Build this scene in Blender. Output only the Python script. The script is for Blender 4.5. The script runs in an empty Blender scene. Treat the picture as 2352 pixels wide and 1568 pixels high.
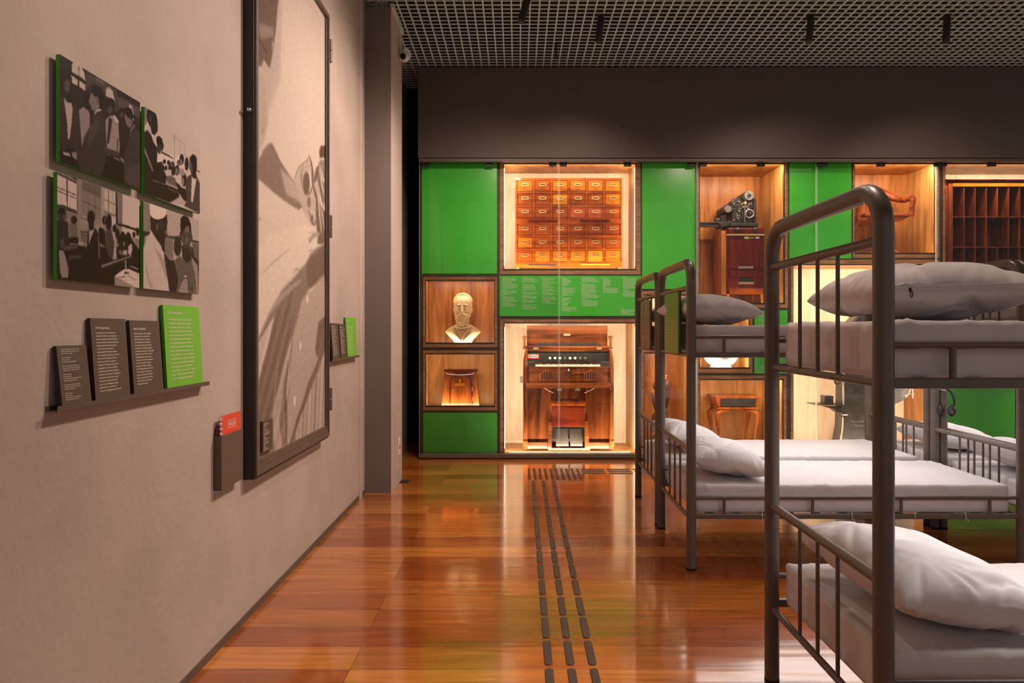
import bpy, bmesh, math, random
import numpy as np
from mathutils import Vector, Matrix, noise

random.seed(7)
C = bpy.context.scene.collection
sc = bpy.context.scene
R = math.radians
H = 1.42                      # camera height
F = 2352 * 25 / 36            # focal length in pixels of the 2352 px frame
VX, VY = 1188, 757            # vanishing point of the depth direction

# ------------------------------------------------------------------ camera
cam_d = bpy.data.cameras.new('camera')
cam_d.lens = 25; cam_d.sensor_width = 36
cam_d.shift_x = -(VX - 1176) / 2352
cam_d.shift_y = (VY - 784) / 2352
cam = bpy.data.objects.new('camera', cam_d)
cam.location = (0, 0, H); cam.rotation_euler = (R(90), 0, 0)
C.objects.link(cam); sc.camera = cam

# ------------------------------------------------------------------ world and exposure
w = bpy.data.worlds.new('world'); sc.world = w; w.use_nodes = True
w.node_tree.nodes['Background'].inputs[0].default_value = (1.0, 0.84, 0.77, 1)
w.node_tree.nodes['Background'].inputs[1].default_value = 0.40
sc.view_settings.view_transform = 'Standard'
sc.view_settings.look = 'None'
sc.view_settings.gamma = 1
sc.view_settings.use_curve_mapping = False
sc.view_settings.exposure = 0.0

WARM = (1.0, 0.80, 0.60)
WALLWARM = (1.0, 0.76, 0.62)

def area(name, loc, direction, sx, sy, power, color=WARM, parent=None):
    d = bpy.data.lights.new(name, 'AREA'); d.shape = 'RECTANGLE'
    d.size = sx; d.size_y = sy; d.energy = power; d.color = color
    o = bpy.data.objects.new(name, d); C.objects.link(o)
    o.location = loc
    o.rotation_euler = Vector(direction).to_track_quat('-Z', 'Y').to_euler()
    if parent:
        o.parent = parent; o.location = Vector(loc) - parent.location
    return o

def spot(name, loc, target, power, angle=60, blend=1.0, color=WALLWARM, r=0.025, parent=None):
    d = bpy.data.lights.new(name, 'SPOT'); d.energy = power; d.color = color
    d.spot_size = R(angle); d.spot_blend = blend; d.shadow_soft_size = r
    o = bpy.data.objects.new(name, d); C.objects.link(o)
    o.location = loc
    o.rotation_euler = (Vector(target) - Vector(loc)).to_track_quat('-Z', 'Y').to_euler()
    if parent:
        o.parent = parent; o.location = Vector(loc) - parent.location
    return o

# ------------------------------------------------------------------ materials
def newmat(name):
    m = bpy.data.materials.new(name); m.use_nodes = True
    return m, m.node_tree, m.node_tree.nodes['Principled BSDF']

def mat(name, col, rough=0.5, metal=0.0, var=0.0, vscale=8.0, bump=0.0, bscale=60.0, emit=0.0, spec=None, coat=0.0):
    m, nt, p = newmat(name)
    N, L = nt.nodes, nt.links
    p.inputs['Base Color'].default_value = (*col, 1)
    p.inputs['Roughness'].default_value = rough
    p.inputs['Metallic'].default_value = metal
    if spec is not None: p.inputs['Specular IOR Level'].default_value = spec
    if coat: p.inputs['Coat Weight'].default_value = coat; p.inputs['Coat Roughness'].default_value = 0.12
    if emit:
        p.inputs['Emission Color'].default_value = (*col, 1); p.inputs['Emission Strength'].default_value = emit
    tc = N.new('ShaderNodeTexCoord')
    if var:
        n = N.new('ShaderNodeTexNoise'); n.inputs['Scale'].default_value = vscale; n.inputs['Detail'].default_value = 5
        L.new(tc.outputs['Object'], n.inputs['Vector'])
        r = N.new('ShaderNodeValToRGB'); e = r.color_ramp.elements
        e[0].position = .3; e[1].position = .7
        e[0].color = (*[c * (1 - var) for c in col], 1); e[1].color = (*[min(1, c * (1 + var)) for c in col], 1)
        L.new(n.outputs['Fac'], r.inputs['Fac']); L.new(r.outputs['Color'], p.inputs['Base Color'])
    if bump:
        n = N.new('ShaderNodeTexNoise'); n.inputs['Scale'].default_value = bscale; n.inputs['Detail'].default_value = 4
        L.new(tc.outputs['Object'], n.inputs['Vector'])
        b = N.new('ShaderNodeBump'); b.inputs['Strength'].default_value = bump; b.inputs['Distance'].default_value = 0.01
        L.new(n.outputs['Fac'], b.inputs['Height']); L.new(b.outputs['Normal'], p.inputs['Normal'])
    return m

def wood(name, c1, c2, axis='z', scale=7.0, rough=0.35, coat=0.0, stretch=9.0):
    m, nt, p = newmat(name)
    N, L = nt.nodes, nt.links
    tc = N.new('ShaderNodeTexCoord'); mp = N.new('ShaderNodeMapping')
    s = [1, 1, 1]; s['xyz'.index(axis)] = 1 / stretch
    mp.inputs['Scale'].default_value = s
    L.new(tc.outputs['Object'], mp.inputs['Vector'])
    n = N.new('ShaderNodeTexNoise'); n.inputs['Scale'].default_value = scale; n.inputs['Detail'].default_value = 7
    n.inputs['Distortion'].default_value = 1.2; n.inputs['Roughness'].default_value = .62
    L.new(mp.outputs['Vector'], n.inputs['Vector'])
    r = N.new('ShaderNodeValToRGB'); e = r.color_ramp.elements
    e[0].position = .37; e[1].position = .63; e[0].color = (*[c * .8 for c in c1], 1); e[1].color = (*c2, 1)
    L.new(n.outputs['Fac'], r.inputs['Fac']); L.new(r.outputs['Color'], p.inputs['Base Color'])
    p.inputs['Roughness'].default_value = rough; p.inputs['Specular IOR Level'].default_value = .18
    if coat: p.inputs['Coat Weight'].default_value = coat * .35; p.inputs['Coat Roughness'].default_value = .15
    b = N.new('ShaderNodeBump'); b.inputs['Strength'].default_value = .08; b.inputs['Distance'].default_value = .003
    L.new(n.outputs['Fac'], b.inputs['Height']); L.new(b.outputs['Normal'], p.inputs['Normal'])
    return m

M = {}
M['plaster'] = mat('wall_plaster', (.47, .385, .335), .9, var=.10, vscale=2.2, bump=.25, bscale=28)
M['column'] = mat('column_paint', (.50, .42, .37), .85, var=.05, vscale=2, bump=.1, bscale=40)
M['columnshade'] = mat('column_front_shade', (.20, .165, .15), .85, var=.05, vscale=2)  # darker copy of the column paint, shade put into the colour
M['bulkhead'] = mat('bulkhead_paint', (.10, .077, .065), .55, var=.05, vscale=1.5)
M['black'] = mat('matt_black', (.006, .005, .005), .8)
M['softblack'] = mat('soft_black', (.018, .015, .013), .5)
M['grid'] = mat('ceiling_grid_metal', (.52, .62, .54), .5)
M['green'] = mat('green_gloss_panel', (.075, .60, .050), .22, var=.05, vscale=2)
M['greenedge'] = mat('green_card_edge', (.05, .34, .02), .5)
M['lime'] = mat('lime_green_card', (.17, .50, .035), .6)
M['olivegreen'] = mat('green_board', (.15, .30, .045), .38)
M['taupe'] = mat('brown_grey_card', (.10, .070, .048), .6)
M['taupemetal'] = mat('brown_grey_metal', (.115, .085, .068), .45, var=.06)
M['case'] = mat('case_frame_dark', (.050, .040, .032), .5)
M['bed'] = mat('bed_grey_brown_enamel', (.112, .086, .072), .38, var=.12, vscale=14, coat=.15)
M['linen'] = mat('white_linen', (.67, .628, .640), .92, var=.03, vscale=6, bump=.12, bscale=14)
M['white'] = mat('white_plastic', (.75, .72, .68), .4)
M['ink'] = mat('cream_print', (.80, .68, .58), .7)
M['inkwhite'] = mat('white_print', (.82, .84, .70), .6)
M['inkbrown'] = mat('brown_print', (.35, .17, .07), .7)
M['red'] = mat('red_cover', (.78, .085, .045), .5)
M['darkred'] = mat('dark_red_paper', (.20, .01, .02), .6)
M['wire'] = mat('wire_metal', (.75, .72, .70), .3, metal=.7)
M['maple'] = wood('pale_plywood', (.80, .62, .42), (.84, .68, .49), 'z', 6, .5)
M['honey'] = wood('honey_plywood', (.40, .165, .040), (.58, .28, .085), 'z', 5, .35)
M['redwood'] = wood('reddish_veneer', (.26, .080, .018), (.47, .18, .048), 'z', 6, .3)
M['ply'] = wood('plywood_edge', (.34, .165, .075), (.50, .27, .14), 'x', 20, .5)
M['organ'] = wood('organ_walnut', (.045, .010, .003), (.22, .058, .011), 'z', 8, .28, .3)
M['organh'] = wood('organ_walnut_cross', (.060, .014, .004), (.24, .068, .013), 'x', 8, .28, .3)
M['organred'] = wood('organ_red_board', (.10, .010, .004), (.20, .030, .007), 'x', 5, .25, .4)
M['cat1'] = wood('catalogue_wood', (.38, .090, .003), (.54, .165, .007), 'x', 14, .3, .3)
M['cat2'] = wood('catalogue_wood_dark', (.20, .030, .002), (.38, .080, .004), 'x', 14, .3, .3)
M['cat3'] = wood('catalogue_wood_light', (.48, .17, .006), (.60, .25, .012), 'x', 14, .3, .3)
M['cat4'] = wood('catalogue_wood_pink', (.46, .075, .020), (.54, .13, .04), 'x', 14, .4)
M['mahog'] = wood('mahogany', (.045, .004, .002), (.13, .012, .004), 'z', 6, .22, .5)
M['cherry'] = wood('cherry_wood', (.17, .030, .005), (.38, .095, .014), 'z', 8, .25, .4)
M['chairwood'] = wood('chair_mahogany', (.12, .020, .006), (.30, .065, .015), 'x', 8, .25, .6)
M['rack'] = wood('rack_wood', (.13, .022, .005), (.27, .055, .012), 'z', 9, .35)
M['brass'] = mat('brass', (.75, .52, .22), .3, metal=.8)
M['bronze'] = mat('dull_bronze', (.30, .20, .15), .35, metal=.6)
M['steel'] = mat('polished_steel', (.62, .60, .57), .22, metal=.9, var=.1)
M['iron'] = mat('cast_iron', (.050, .047, .043), .35, metal=.3, var=.4, vscale=9, bump=.2, bscale=18)
M['machine'] = mat('machine_black', (.014, .012, .010), .4, var=.5, vscale=20)
M['gold'] = mat('gilt_plaster', (.60, .40, .20), .5, metal=.0, var=.12, vscale=14, bump=.12, bscale=40)
M['ivory'] = mat('ivory_keys', (.85, .80, .68), .3)
M['ceramic'] = mat('white_ceramic', (.85, .83, .80), .12)
M['carved'] = mat('dark_carved_wood', (.055, .030, .020), .25, var=.5, vscale=12, coat=.5)
M['rubber'] = mat('tactile_rubber', (.078, .056, .043), .42, bump=.1, bscale=300)
M['led'] = mat('led_strip', (1.0, .80, .58), .5, emit=9)
M['lampglow'] = mat('lamp_lens', (1.0, .75, .5), .5, emit=.5)
M['greytread'] = mat('grey_tread', (.115, .10, .085), .7, var=.1)
M['clampblack'] = mat('clamp_black', (.012, .010, .009), .4)

# thin architectural glass
m, nt, p = newmat('clear_glass'); N, L = nt.nodes, nt.links
tr = N.new('ShaderNodeBsdfTransparent'); tr.inputs[0].default_value = (.97, .985, .97, 1)
gl = N.new('ShaderNodeBsdfGlossy'); gl.inputs['Roughness'].default_value = 0.0
fr = N.new('ShaderNodeFresnel'); fr.inputs['IOR'].default_value = 1.45
mx = N.new('ShaderNodeMixShader')
L.new(fr.outputs[0], mx.inputs[0]); L.new(tr.outputs[0], mx.inputs[1]); L.new(gl.outputs[0], mx.inputs[2])
L.new(mx.outputs[0], N['Material Output'].inputs[0]); N.remove(p)
M['glass'] = m
M['glassedge'] = mat('glass_edge', (.86, .90, .82), .25)

# plank floor: rows run along X
m, nt, p = newmat('timber_floor'); N, L = nt.nodes, nt.links
tc = N.new('ShaderNodeTexCoord'); mp = N.new('ShaderNodeMapping')
mp.inputs['Location'].default_value = (.7, -.028, 0)
L.new(tc.outputs['Object'], mp.inputs['Vector'])
br = N.new('ShaderNodeTexBrick')
br.inputs['Scale'].default_value = 1; br.inputs['Brick Width'].default_value = 4.1; br.inputs['Row Height'].default_value = .2105
br.inputs['Mortar Size'].default_value = .0012; br.inputs['Mortar Smooth'].default_value = .3; br.offset = .37; br.offset_frequency = 3
br.inputs['Color1'].default_value = (.36, .080, .008, 1); br.inputs['Color2'].default_value = (.74, .27, .045, 1)
br.inputs['Mortar'].default_value = (.10, .03, .01, 1); br.inputs['Bias'].default_value = -.05
L.new(mp.outputs[0], br.inputs['Vector'])
mp2 = N.new('ShaderNodeMapping'); mp2.inputs['Scale'].default_value = (.10, 1, 1)
L.new(tc.outputs['Object'], mp2.inputs['Vector'])
ng = N.new('ShaderNodeTexNoise'); ng.inputs['Scale'].default_value = 16; ng.inputs['Detail'].default_value = 8; ng.inputs['Distortion'].default_value = 1.4
L.new(mp2.outputs[0], ng.inputs['Vector'])
rg = N.new('ShaderNodeValToRGB'); e = rg.color_ramp.elements
e[0].position = .3; e[1].position = .7; e[0].color = (.62, .58, .55, 1); e[1].color = (1.12, 1.12, 1.12, 1)
L.new(ng.outputs['Fac'], rg.inputs['Fac'])
mul = N.new('ShaderNodeMixRGB'); mul.blend_type = 'MULTIPLY'; mul.inputs[0].default_value = 1
L.new(br.outputs['Color'], mul.inputs[1]); L.new(rg.outputs['Color'], mul.inputs[2])
L.new(mul.outputs[0], p.inputs['Base Color'])
p.inputs['Roughness'].default_value = .20; p.inputs['Specular IOR Level'].default_value = .6
p.inputs['Coat Weight'].default_value = 1.0; p.inputs['Coat Roughness'].default_value = .10; p.inputs['Coat IOR'].default_value = 1.52
mp3 = N.new('ShaderNodeMapping'); mp3.inputs['Scale'].default_value = (.12, 1, 1)
L.new(tc.outputs['Object'], mp3.inputs['Vector'])
nb = N.new('ShaderNodeTexNoise'); nb.inputs['Scale'].default_value = 7; nb.inputs['Detail'].default_value = 2
L.new(mp3.outputs[0], nb.inputs['Vector'])
bp = N.new('ShaderNodeBump'); bp.inputs['Strength'].default_value = .10; bp.inputs['Distance'].default_value = .02
L.new(nb.outputs['Fac'], bp.inputs['Height'])
L.new(bp.outputs[0], p.inputs['Normal']); L.new(bp.outputs[0], p.inputs['Coat Normal'])
M['floor'] = m

# printed photograph: tones stored per vertex of the print
m, nt, p = newmat('photo_print'); N, L = nt.nodes, nt.links
at = N.new('ShaderNodeAttribute'); at.attribute_name = 'tone'
L.new(at.outputs['Color'], p.inputs['Base Color']); p.inputs['Roughness'].default_value = .42
p.inputs['Specular IOR Level'].default_value = .12
M['print'] = m

# ------------------------------------------------------------------ geometry helpers
def X(px, Y): return (px - VX) * Y / F
def Z(py, Y): return H - (py - VY) * Y / F

class MB:
    def __init__(s): s.v = []; s.f = []; s.mi = []; s.cm = 0
    def add(s, vs, fs):
        b = len(s.v); s.v += [Vector(v) for v in vs]; s.f += [tuple(b + i for i in f) for f in fs]; s.mi += [s.cm] * len(fs); return s
    def box(s, x0, x1, y0, y1, z0, z1, rot=None):
        vs = [(x, y, z) for x in (x0, x1) for y in (y0, y1) for z in (z0, z1)]
        if rot:
            c = Vector(((x0 + x1) / 2, (y0 + y1) / 2, (z0 + z1) / 2)); vs = [rot @ (Vector(v) - c) + c for v in vs]
        return s.add(vs, [(0, 1, 3, 2), (4, 6, 7, 5), (0, 4, 5, 1), (2, 3, 7, 6), (0, 2, 6, 4), (1, 5, 7, 3)])
    def prism(s, poly, y0, y1):          # poly in (x,z), extruded along y
        n = len(poly)
        vs = [(x, y0, z) for x, z in poly] + [(x, y1, z) for x, z in poly]
        fs = [tuple(range(n)), tuple(reversed(range(n, 2 * n)))] + [(i, n + i, n + (i + 1) % n, (i + 1) % n) for i in range(n)]
        return s.add(vs, fs)
    def prismx(s, poly, x0, x1):         # poly in (y,z)
        n = len(poly)
        vs = [(x0, y, z) for y, z in poly] + [(x1, y, z) for y, z in poly]
        fs = [tuple(range(n)), tuple(reversed(range(n, 2 * n)))] + [(i, n + i, n + (i + 1) % n, (i + 1) % n) for i in range(n)]
        return s.add(vs, fs)
    def tube(s, pts, r, seg=12, cap=True, closed=False):
        pts = [Vector(p) for p in pts]; n = len(pts)
        rs = r if isinstance(r, (list, tuple)) else [r] * n
        ref = None; vs = []
        for i, p in enumerate(pts):
            a = pts[(i - 1) % n] if (i > 0 or closed) else p
            b = pts[(i + 1) % n] if (i < n - 1 or closed) else p
            t = (b - a).normalized()
            if ref is None:
                ref = t.orthogonal().normalized()
            ref = (ref - t * ref.dot(t)).normalized(); q = t.cross(ref)
            for k in range(seg):
                an = 2 * math.pi * k / seg
                vs.append(p + (ref * math.cos(an) + q * math.sin(an)) * rs[i])
        fs = []
        m_ = n if closed else n - 1
        for i in range(m_):
            for k in range(seg):
                a = i * seg + k; b = i * seg + (k + 1) % seg
                c = ((i + 1) % n) * seg + (k + 1) % seg; d = ((i + 1) % n) * seg + k
                fs.append((a, b, c, d))
        if cap and not closed:
            fs.append(tuple(reversed(range(seg)))); fs.append(tuple(range((n - 1) * seg, n * seg)))
        return s.add(vs, fs)
    def cyl(s, a, b, r, r2=None, seg=16): return s.tube([a, b], [r, r if r2 is None else r2], seg)
    def lathe(s, prof, c, seg=24, axis='z'):   # prof list of (r, h)
        vs = []
        for r, h in prof:
            for k in range(seg):
                an = 2 * math.pi * k / seg
                x, y = r * math.cos(an), r * math.sin(an)
                vs.append({'z': (c[0] + x, c[1] + y, c[2] + h), 'y': (c[0] + x, c[1] + h, c[2] + y), 'x': (c[0] + h, c[1] + x, c[2] + y)}[axis])
        n = len(prof); fs = [(i * seg + k, i * seg + (k + 1) % seg, (i + 1) * seg + (k + 1) % seg, (i + 1) * seg + k) for i in range(n - 1) for k in range(seg)]
        fs.append(tuple(reversed(range(seg)))); fs.append(tuple(range((n - 1) * seg, n * seg)))
        return s.add(vs, fs)
    def ell(s, c, r, seg=16, rings=10, rot=None):
        vs = []
        for i in range(rings + 1):
            th = math.pi * i / rings
            for k in range(seg):
                ph = 2 * math.pi * k / seg
                v = Vector((r[0] * math.sin(th) * math.cos(ph), r[1] * math.sin(th) * math.sin(ph), r[2] * math.cos(th)))
                if rot: v = rot @ v
                vs.append(Vector(c) + v)
        fs = [(i * seg + k, (i + 1) * seg + k, (i + 1) * seg + (k + 1) % seg, i * seg + (k + 1) % seg) for i in range(rings) for k in range(seg)]
        return s.add(vs, fs)
    def build(s, name, material, parent=None, smooth=False, bevel=0.0, mats=None, remesh=0, sm=0):
        off = parent_loc(parent)
        me = bpy.data.meshes.new(name)
        me.from_pydata([v - off for v in s.v], [], s.f)
        for mm in (mats or [material]): me.materials.append(mm)
        if mats: me.polygons.foreach_set('material_index', s.mi)
        bm = bmesh.new(); bm.from_mesh(me)
        bmesh.ops.remove_doubles(bm, verts=bm.verts, dist=1e-6)
        bmesh.ops.recalc_face_normals(bm, faces=bm.faces); bm.to_mesh(me); bm.free()
        if smooth:
            me.polygons.foreach_set('use_smooth', [True] * len(me.polygons))
            me.set_sharp_from_angle(angle=R(40))
        o = bpy.data.objects.new(name, me); C.objects.link(o)
        if parent: o.parent = parent
        if bevel:
            b = o.modifiers.new('bevel', 'BEVEL'); b.width = bevel; b.segments = 2; b.limit_method = 'ANGLE'; b.angle_limit = R(40)
        if remesh:
            r_ = o.modifiers.new('remesh', 'REMESH'); r_.mode = 'VOXEL'; r_.voxel_size = remesh; r_.use_smooth_shade = True
        if sm:
            q = o.modifiers.new('smooth', 'SMOOTH'); q.iterations = sm; q.factor = .5
        return o

def smooth_path(pts, rs=None, n=6):
    """Catmull-Rom through the points"""
    P_ = [Vector(p) for p in pts]; rs = rs or [1] * len(P_); out, ro = [], []
    for i in range(len(P_) - 1):
        p0, p1, p2, p3 = P_[max(0, i - 1)], P_[i], P_[i + 1], P_[min(len(P_) - 1, i + 2)]
        for k in range(n):
            t = k / n
            out.append(.5 * ((2 * p1) + (p2 - p0) * t + (2 * p0 - 5 * p1 + 4 * p2 - p3) * t * t + (3 * p1 - p0 - 3 * p2 + p3) * t ** 3))
            ro.append(rs[i] * (1 - t) + rs[i + 1] * t)
    return out + [P_[-1]], ro + [rs[-1]]

def parent_loc(p):
    o = Vector((0, 0, 0))
    while p: o += p.location; p = p.parent
    return o

def tag(o, label=None, cat=None, group=None, kind=None):
    if label: o['label'] = label
    if cat: o['category'] = cat
    if group: o['group'] = group
    if kind: o['kind'] = kind
    return o

def empty(name, loc, label, cat, group=None):
    o = bpy.data.objects.new(name, None); o.location = loc; o.empty_display_size = .1
    C.objects.link(o); return tag(o, label, cat, group)

def struct(o): o['kind'] = 'structure'; return o

def copy_tree(o, parent=None):
    c = o.copy(); C.objects.link(c)
    if parent: c.parent = parent
    for ch in list(o.children): copy_tree(ch, c)
    return c

def text_mesh(body, name='lettering', align='LEFT', spacing=1.0):
    cu = bpy.data.curves.new('t', 'FONT'); cu.body = body; cu.resolution_u = 2; cu.offset = .014; cu.align_x = align; cu.space_line = spacing
    ob = bpy.data.objects.new('t', cu); C.objects.link(ob)
    dg = bpy.context.evaluated_depsgraph_get()
    me = bpy.data.meshes.new_from_object(ob.evaluated_get(dg)); me.name = name
    bpy.data.objects.remove(ob); bpy.data.curves.remove(cu)
    return me

def lettering(blocks, origin, U, V, material, parent, name='lettering', lift=.0008):
    """blocks: (text, u0, v0, width, height) metres from origin along U (right) and V (down)"""
    U = Vector(U).normalized(); V = Vector(V).normalized(); Nn = V.cross(U)
    o0 = Vector(origin) - parent_loc(parent)
    vs, fs = [], []
    for bl in blocks:
        body, u0, v0, w_, h_ = bl[:5]
        me = text_mesh(body, spacing=bl[5] if len(bl) > 5 else 1.0)
        if not len(me.vertices): continue
        co = np.empty(len(me.vertices) * 3); me.vertices.foreach_get('co', co); co = co.reshape(-1, 3)
        mn, mxx = co.min(0), co.max(0)
        sx = w_ / (mxx[0] - mn[0]); sy = h_ / max(1e-6, (mxx[1] - mn[1])); top_ = mxx[1]
        if '\n' not in body and not (body.isupper() or body.isdigit()):
            sy = h_ / .90; top_ = .70                     # keep one common text size from line to line
            sx = min(sx, sy * 1.1)
        if body.isdigit(): sx = sy
        b = len(vs)
        for c in co:
            vs.append(o0 + U * (u0 + (c[0] - mn[0]) * sx) + V * (v0 + (top_ - c[1]) * sy) + Nn * lift)
        fs += [tuple(b + i for i in p.vertices) for p in me.polygons]
        bpy.data.meshes.remove(me)
    me = bpy.data.meshes.new(name); me.from_pydata(vs, [], fs); me.materials.append(material)
    o = bpy.data.objects.new(name, me); C.objects.link(o); o.parent = parent
    return o

# ================================================================== THE ROOM
YG, YF = 7.80, 7.88                       # glass plane, face plane of the display case
WX = -1.327                               # left wall
CZ = 4.27                                 # underside of the open-cell ceiling
struct(MB().box(-1.6, 9, -3, 10.5, -.06, 0).build('floor', M['floor']))
b = MB().box(WX - .25, WX, -3, 8.6, -.02, 4.75)
struct(b.build('wall_left', M['plaster']))
struct(MB().tube([(WX - .02, 5.98, .0), (WX - .02, 5.98, 4.5)], .045, 12).build('trim_1', M['plaster'], smooth=True))
# shadow gap / baseboard line at the foot of the wall
struct(MB().box(WX, WX + .006, -3, 6.16, 0, .035).build('baseboard_left', M['taupemetal']))
# wall pier that stands out from the left wall
CX = -1.097
Yc0, Yc1 = 6.18, 6.765
b = MB(); b.cm = 0
b.prism([(WX - .02, 0.0), (CX, 0.0), (CX, 4.224), (WX - .02, 4.224)], Yc0, Yc1)
col = b.build('wall_pier', None, mats=[M['column'], M['columnshade']])
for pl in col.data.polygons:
    if pl.normal.y < -.9: pl.material_index = 1  # camera-facing side takes the painted shade
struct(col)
struct(MB().box(CX - .01, CX + .022, Yc0 + .01, Yc1 + .01, 4.222, 4.262).build('trim_2', M['grid']))
# dark passage behind the pier
struct(MB().box(-3.2, 9, 8.9, 9.0, 0, 4.75).build('wall_back', M['black']))
struct(MB().box(-3.2, WX - .25, 8.5, 8.6, 0, 4.75).build('wall_passage', M['black']))
# dark slab above the open cells
struct(MB().box(-3.2, 9, -3, 10.5, 4.75, 4.85).build('ceiling_slab', M['black']))
# open cell ceiling
b = MB(); px_, py_ = .0832, .0790; hh = .013
xs = np.arange(-1.30, 8.6, px_); ys = np.arange(1.2, 8.4, py_)
for x in xs: b.box(x - .0065, x + .0065, 1.2, 8.4, CZ, CZ + hh)
for k, y in enumerate(ys):
    t_ = .0042 if k % 8 else .0065
    b.box(-1.325, 8.6, y - t_, y + t_, CZ + .001, CZ + hh - .001)
struct(b.build('ceiling', M['grid']))
# bulkhead over the display case
YB = 7.70
zb = Z(362, YB)
struct(MB().box(X(960, YB), 9, YB, YB + .9, zb, 4.262).build('bulkhead', M['bulkhead']))
struct(MB().box(X(961, YB), 9, YB + .015, YB + .06, Z(371, YB + .015), zb - .004).build('trim_3', M['taupemetal'], bevel=.003))

# access hatch, outlet, camera on the pier
e_ = empty('access_hatch', (CX, 6.55, .3), 'narrow paint-covered access hatch low on the side of the wall pier', 'hatch')
MB().box(CX, CX + .004, 6.37, 6.70, .12, .66).build('hatch_panel', M['column'], e_, bevel=.002)
e_ = empty('wall_outlet', (CX + .004, 6.55, .3), 'small white wall outlet with a red socket on the pier', 'outlet')
MB().box(CX + .004, CX + .014, 6.50, 6.60, .27, .42).build('plate', M['white'], e_, bevel=.003)
MB().box(CX + .014, CX + .018, 6.53, 6.57, .325, .36).build('socket', M['red'], e_)
e_ = empty('security_camera', (CX, 6.70, 3.93), 'white dome security camera on the side of the wall pier under the ceiling', 'camera')
cam_h = Vector((CX + .045, 6.62, 3.985))
MB().cyl((CX, 6.66, 3.99), (CX + .03, 6.66, 3.99), .045).cyl((CX + .03, 6.66, 3.99), (CX + .075, 6.62, 3.99), .05, .048, 20).build('bracket', M['white'], e_, smooth=True)
MB().ell((CX + .055, 6.60, 3.955), (.046, .05, .05), 20, 12).build('camera_head', M['white'], e_, smooth=True)
MB().cyl((CX + .045, 6.557, 3.94), (CX + .042, 6.545, 3.935), .028, .026).build('lens', M['black'], e_, smooth=True)
# recess in the floor beside the pier
tag(MB().box(CX + .005, CX + .085, 6.58, 6.72, .0005, .003).build('floor_box', M['black']), 'small dark floor box opening at the foot of the wall pier', 'floor box')

# ------------------------------------------------------------------ ceiling spotlights
def spotlight(p_top, p_bot, r, label, target=None, power=0, angle=70, stem=True):
    e = empty('ceiling_spotlight', p_top, label, 'spotlight', None)
    a, c = Vector(p_top), Vector(p_bot); d = (c - a).normalized()
    MB().lathe([(r * .92, 0), (r, .006)], (0, 0, 0)).add([], [])  # (profile helper kept trivial)
    mb = MB().tube([a, a + d * .004, c - d * .004, c], [r * .93, r, r, r * .93], 24)
    mb.build('lamp_body', M['softblack'], e, smooth=True)
    MB().cyl(c - d * .004, c + d * .0008, r * .8, seg=20).build('lamp_lens', M['softblack'], e)
    if stem:
        MB().cyl(a - d * .002, (a.x, a.y, CZ + .03), .011).build('stem', M['softblack'], e, smooth=True)
        MB().box(a.x - .03, a.x + .03, a.y - .03, a.y + .03, CZ - .006, CZ + .03).build('mount', M['softblack'], e)
    if power:
        spot('spot_beam', c + d * .028, target, power, angle, parent=e)
    return e

YS = 6.45
spotlight((X(1380, YS), YS, Z(42, YS)), (X(1374, YS), YS - .01, Z(97, YS)), .031, 'black tube spotlight hanging from the grid, second from the wall pier', (.3, 7.8, 1.3), 50, 110)
spotlight((X(1863, YS), YS, Z(41, YS)), (X(1857, YS), YS - .01, Z(97, YS)), .031, 'black tube spotlight hanging above the green panel with the glass joint', (3.0, 7.8, 1.3), 50, 110)
spotlight((X(2176, YS), YS, Z(41, YS)), (X(2171, YS), YS - .01, Z(99, YS)), .031, 'rightmost black tube spotlight hanging from the grid', (4.9, 7.8, 1.2), 50, 110)
spotlight((X(1224, 5.7), 5.75, 4.235), (X(1196, 5.7), 5.66, Z(50, 5.66)), .030, 'black tube spotlight tilted towards the left wall, cut by the top of the picture', (-.7, 7.8, 1.4), 60, 100)
tag(MB().box(X(1275, 7.1), X(1279, 7.1), 7.09, 7.11, Z(130, 7.1), CZ + .02).cyl((X(1277, 7.1), 7.1, Z(130, 7.1)), (X(1277, 7.1), 7.1, Z(125, 7.1)), .012).build('sprinkler_head', M['softblack']),
    'tiny black sprinkler head poking through the ceiling grid', 'sprinkler')
# unseen spotlights added above the frame to light wall, case, pier and beds
for i, (lx, ly, tx, ty, tz, pw, an, lab) in enumerate([
        (1.1, 4.6, -1.33, 3.0, 1.3, 190, 95, 'lighting the mounted photographs'), (1.3, 5.0, -1.33, 4.8, 1.9, 345, 90, 'lighting the mural frame'),
        (1.0, 3.0, -1.33, 1.4, 1.2, 175, 100, 'lighting the near wall'), (.35, 5.35, -1.33, 5.3, 1.7, 85, 100, 'lighting the second ledge'),
        (-.1, 4.9, -.5, 7.8, 1.6, 95, 70, 'aimed at the bust'), (1.2, 4.9, .6, 7.8, 1.6, 95, 70, 'aimed at the organ'), (2.5, 4.9, 2.3, 7.8, 1.6, 110, 72, 'aimed at the duplicator'), (3.9, 4.9, 4.2, 7.8, 1.5, 120, 74, 'aimed at the pigeonholes'), (2.2, 5.2, -1.1, 6.5, 2.2, 90, 50, 'lighting the pier'),
        (.2, 3.6, .6, 3.2, 0, 40, 90, 'lighting the aisle floor'), (1.2, 2.9, 1.6, 2.3, 1.4, 115, 90, 'over the nearest bunk bed'), (2.1, 5.3, 2.0, 4.6, 1.4, 100, 90, 'over the middle bunk bed')]):
    spotlight((lx, ly, 4.19), (lx + (tx - lx) * .03, ly + (ty - ly) * .03, 4.0), .031, 'unseen black tube spotlight above the aisle, ' + lab, (tx, ty, tz), pw, an)

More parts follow.
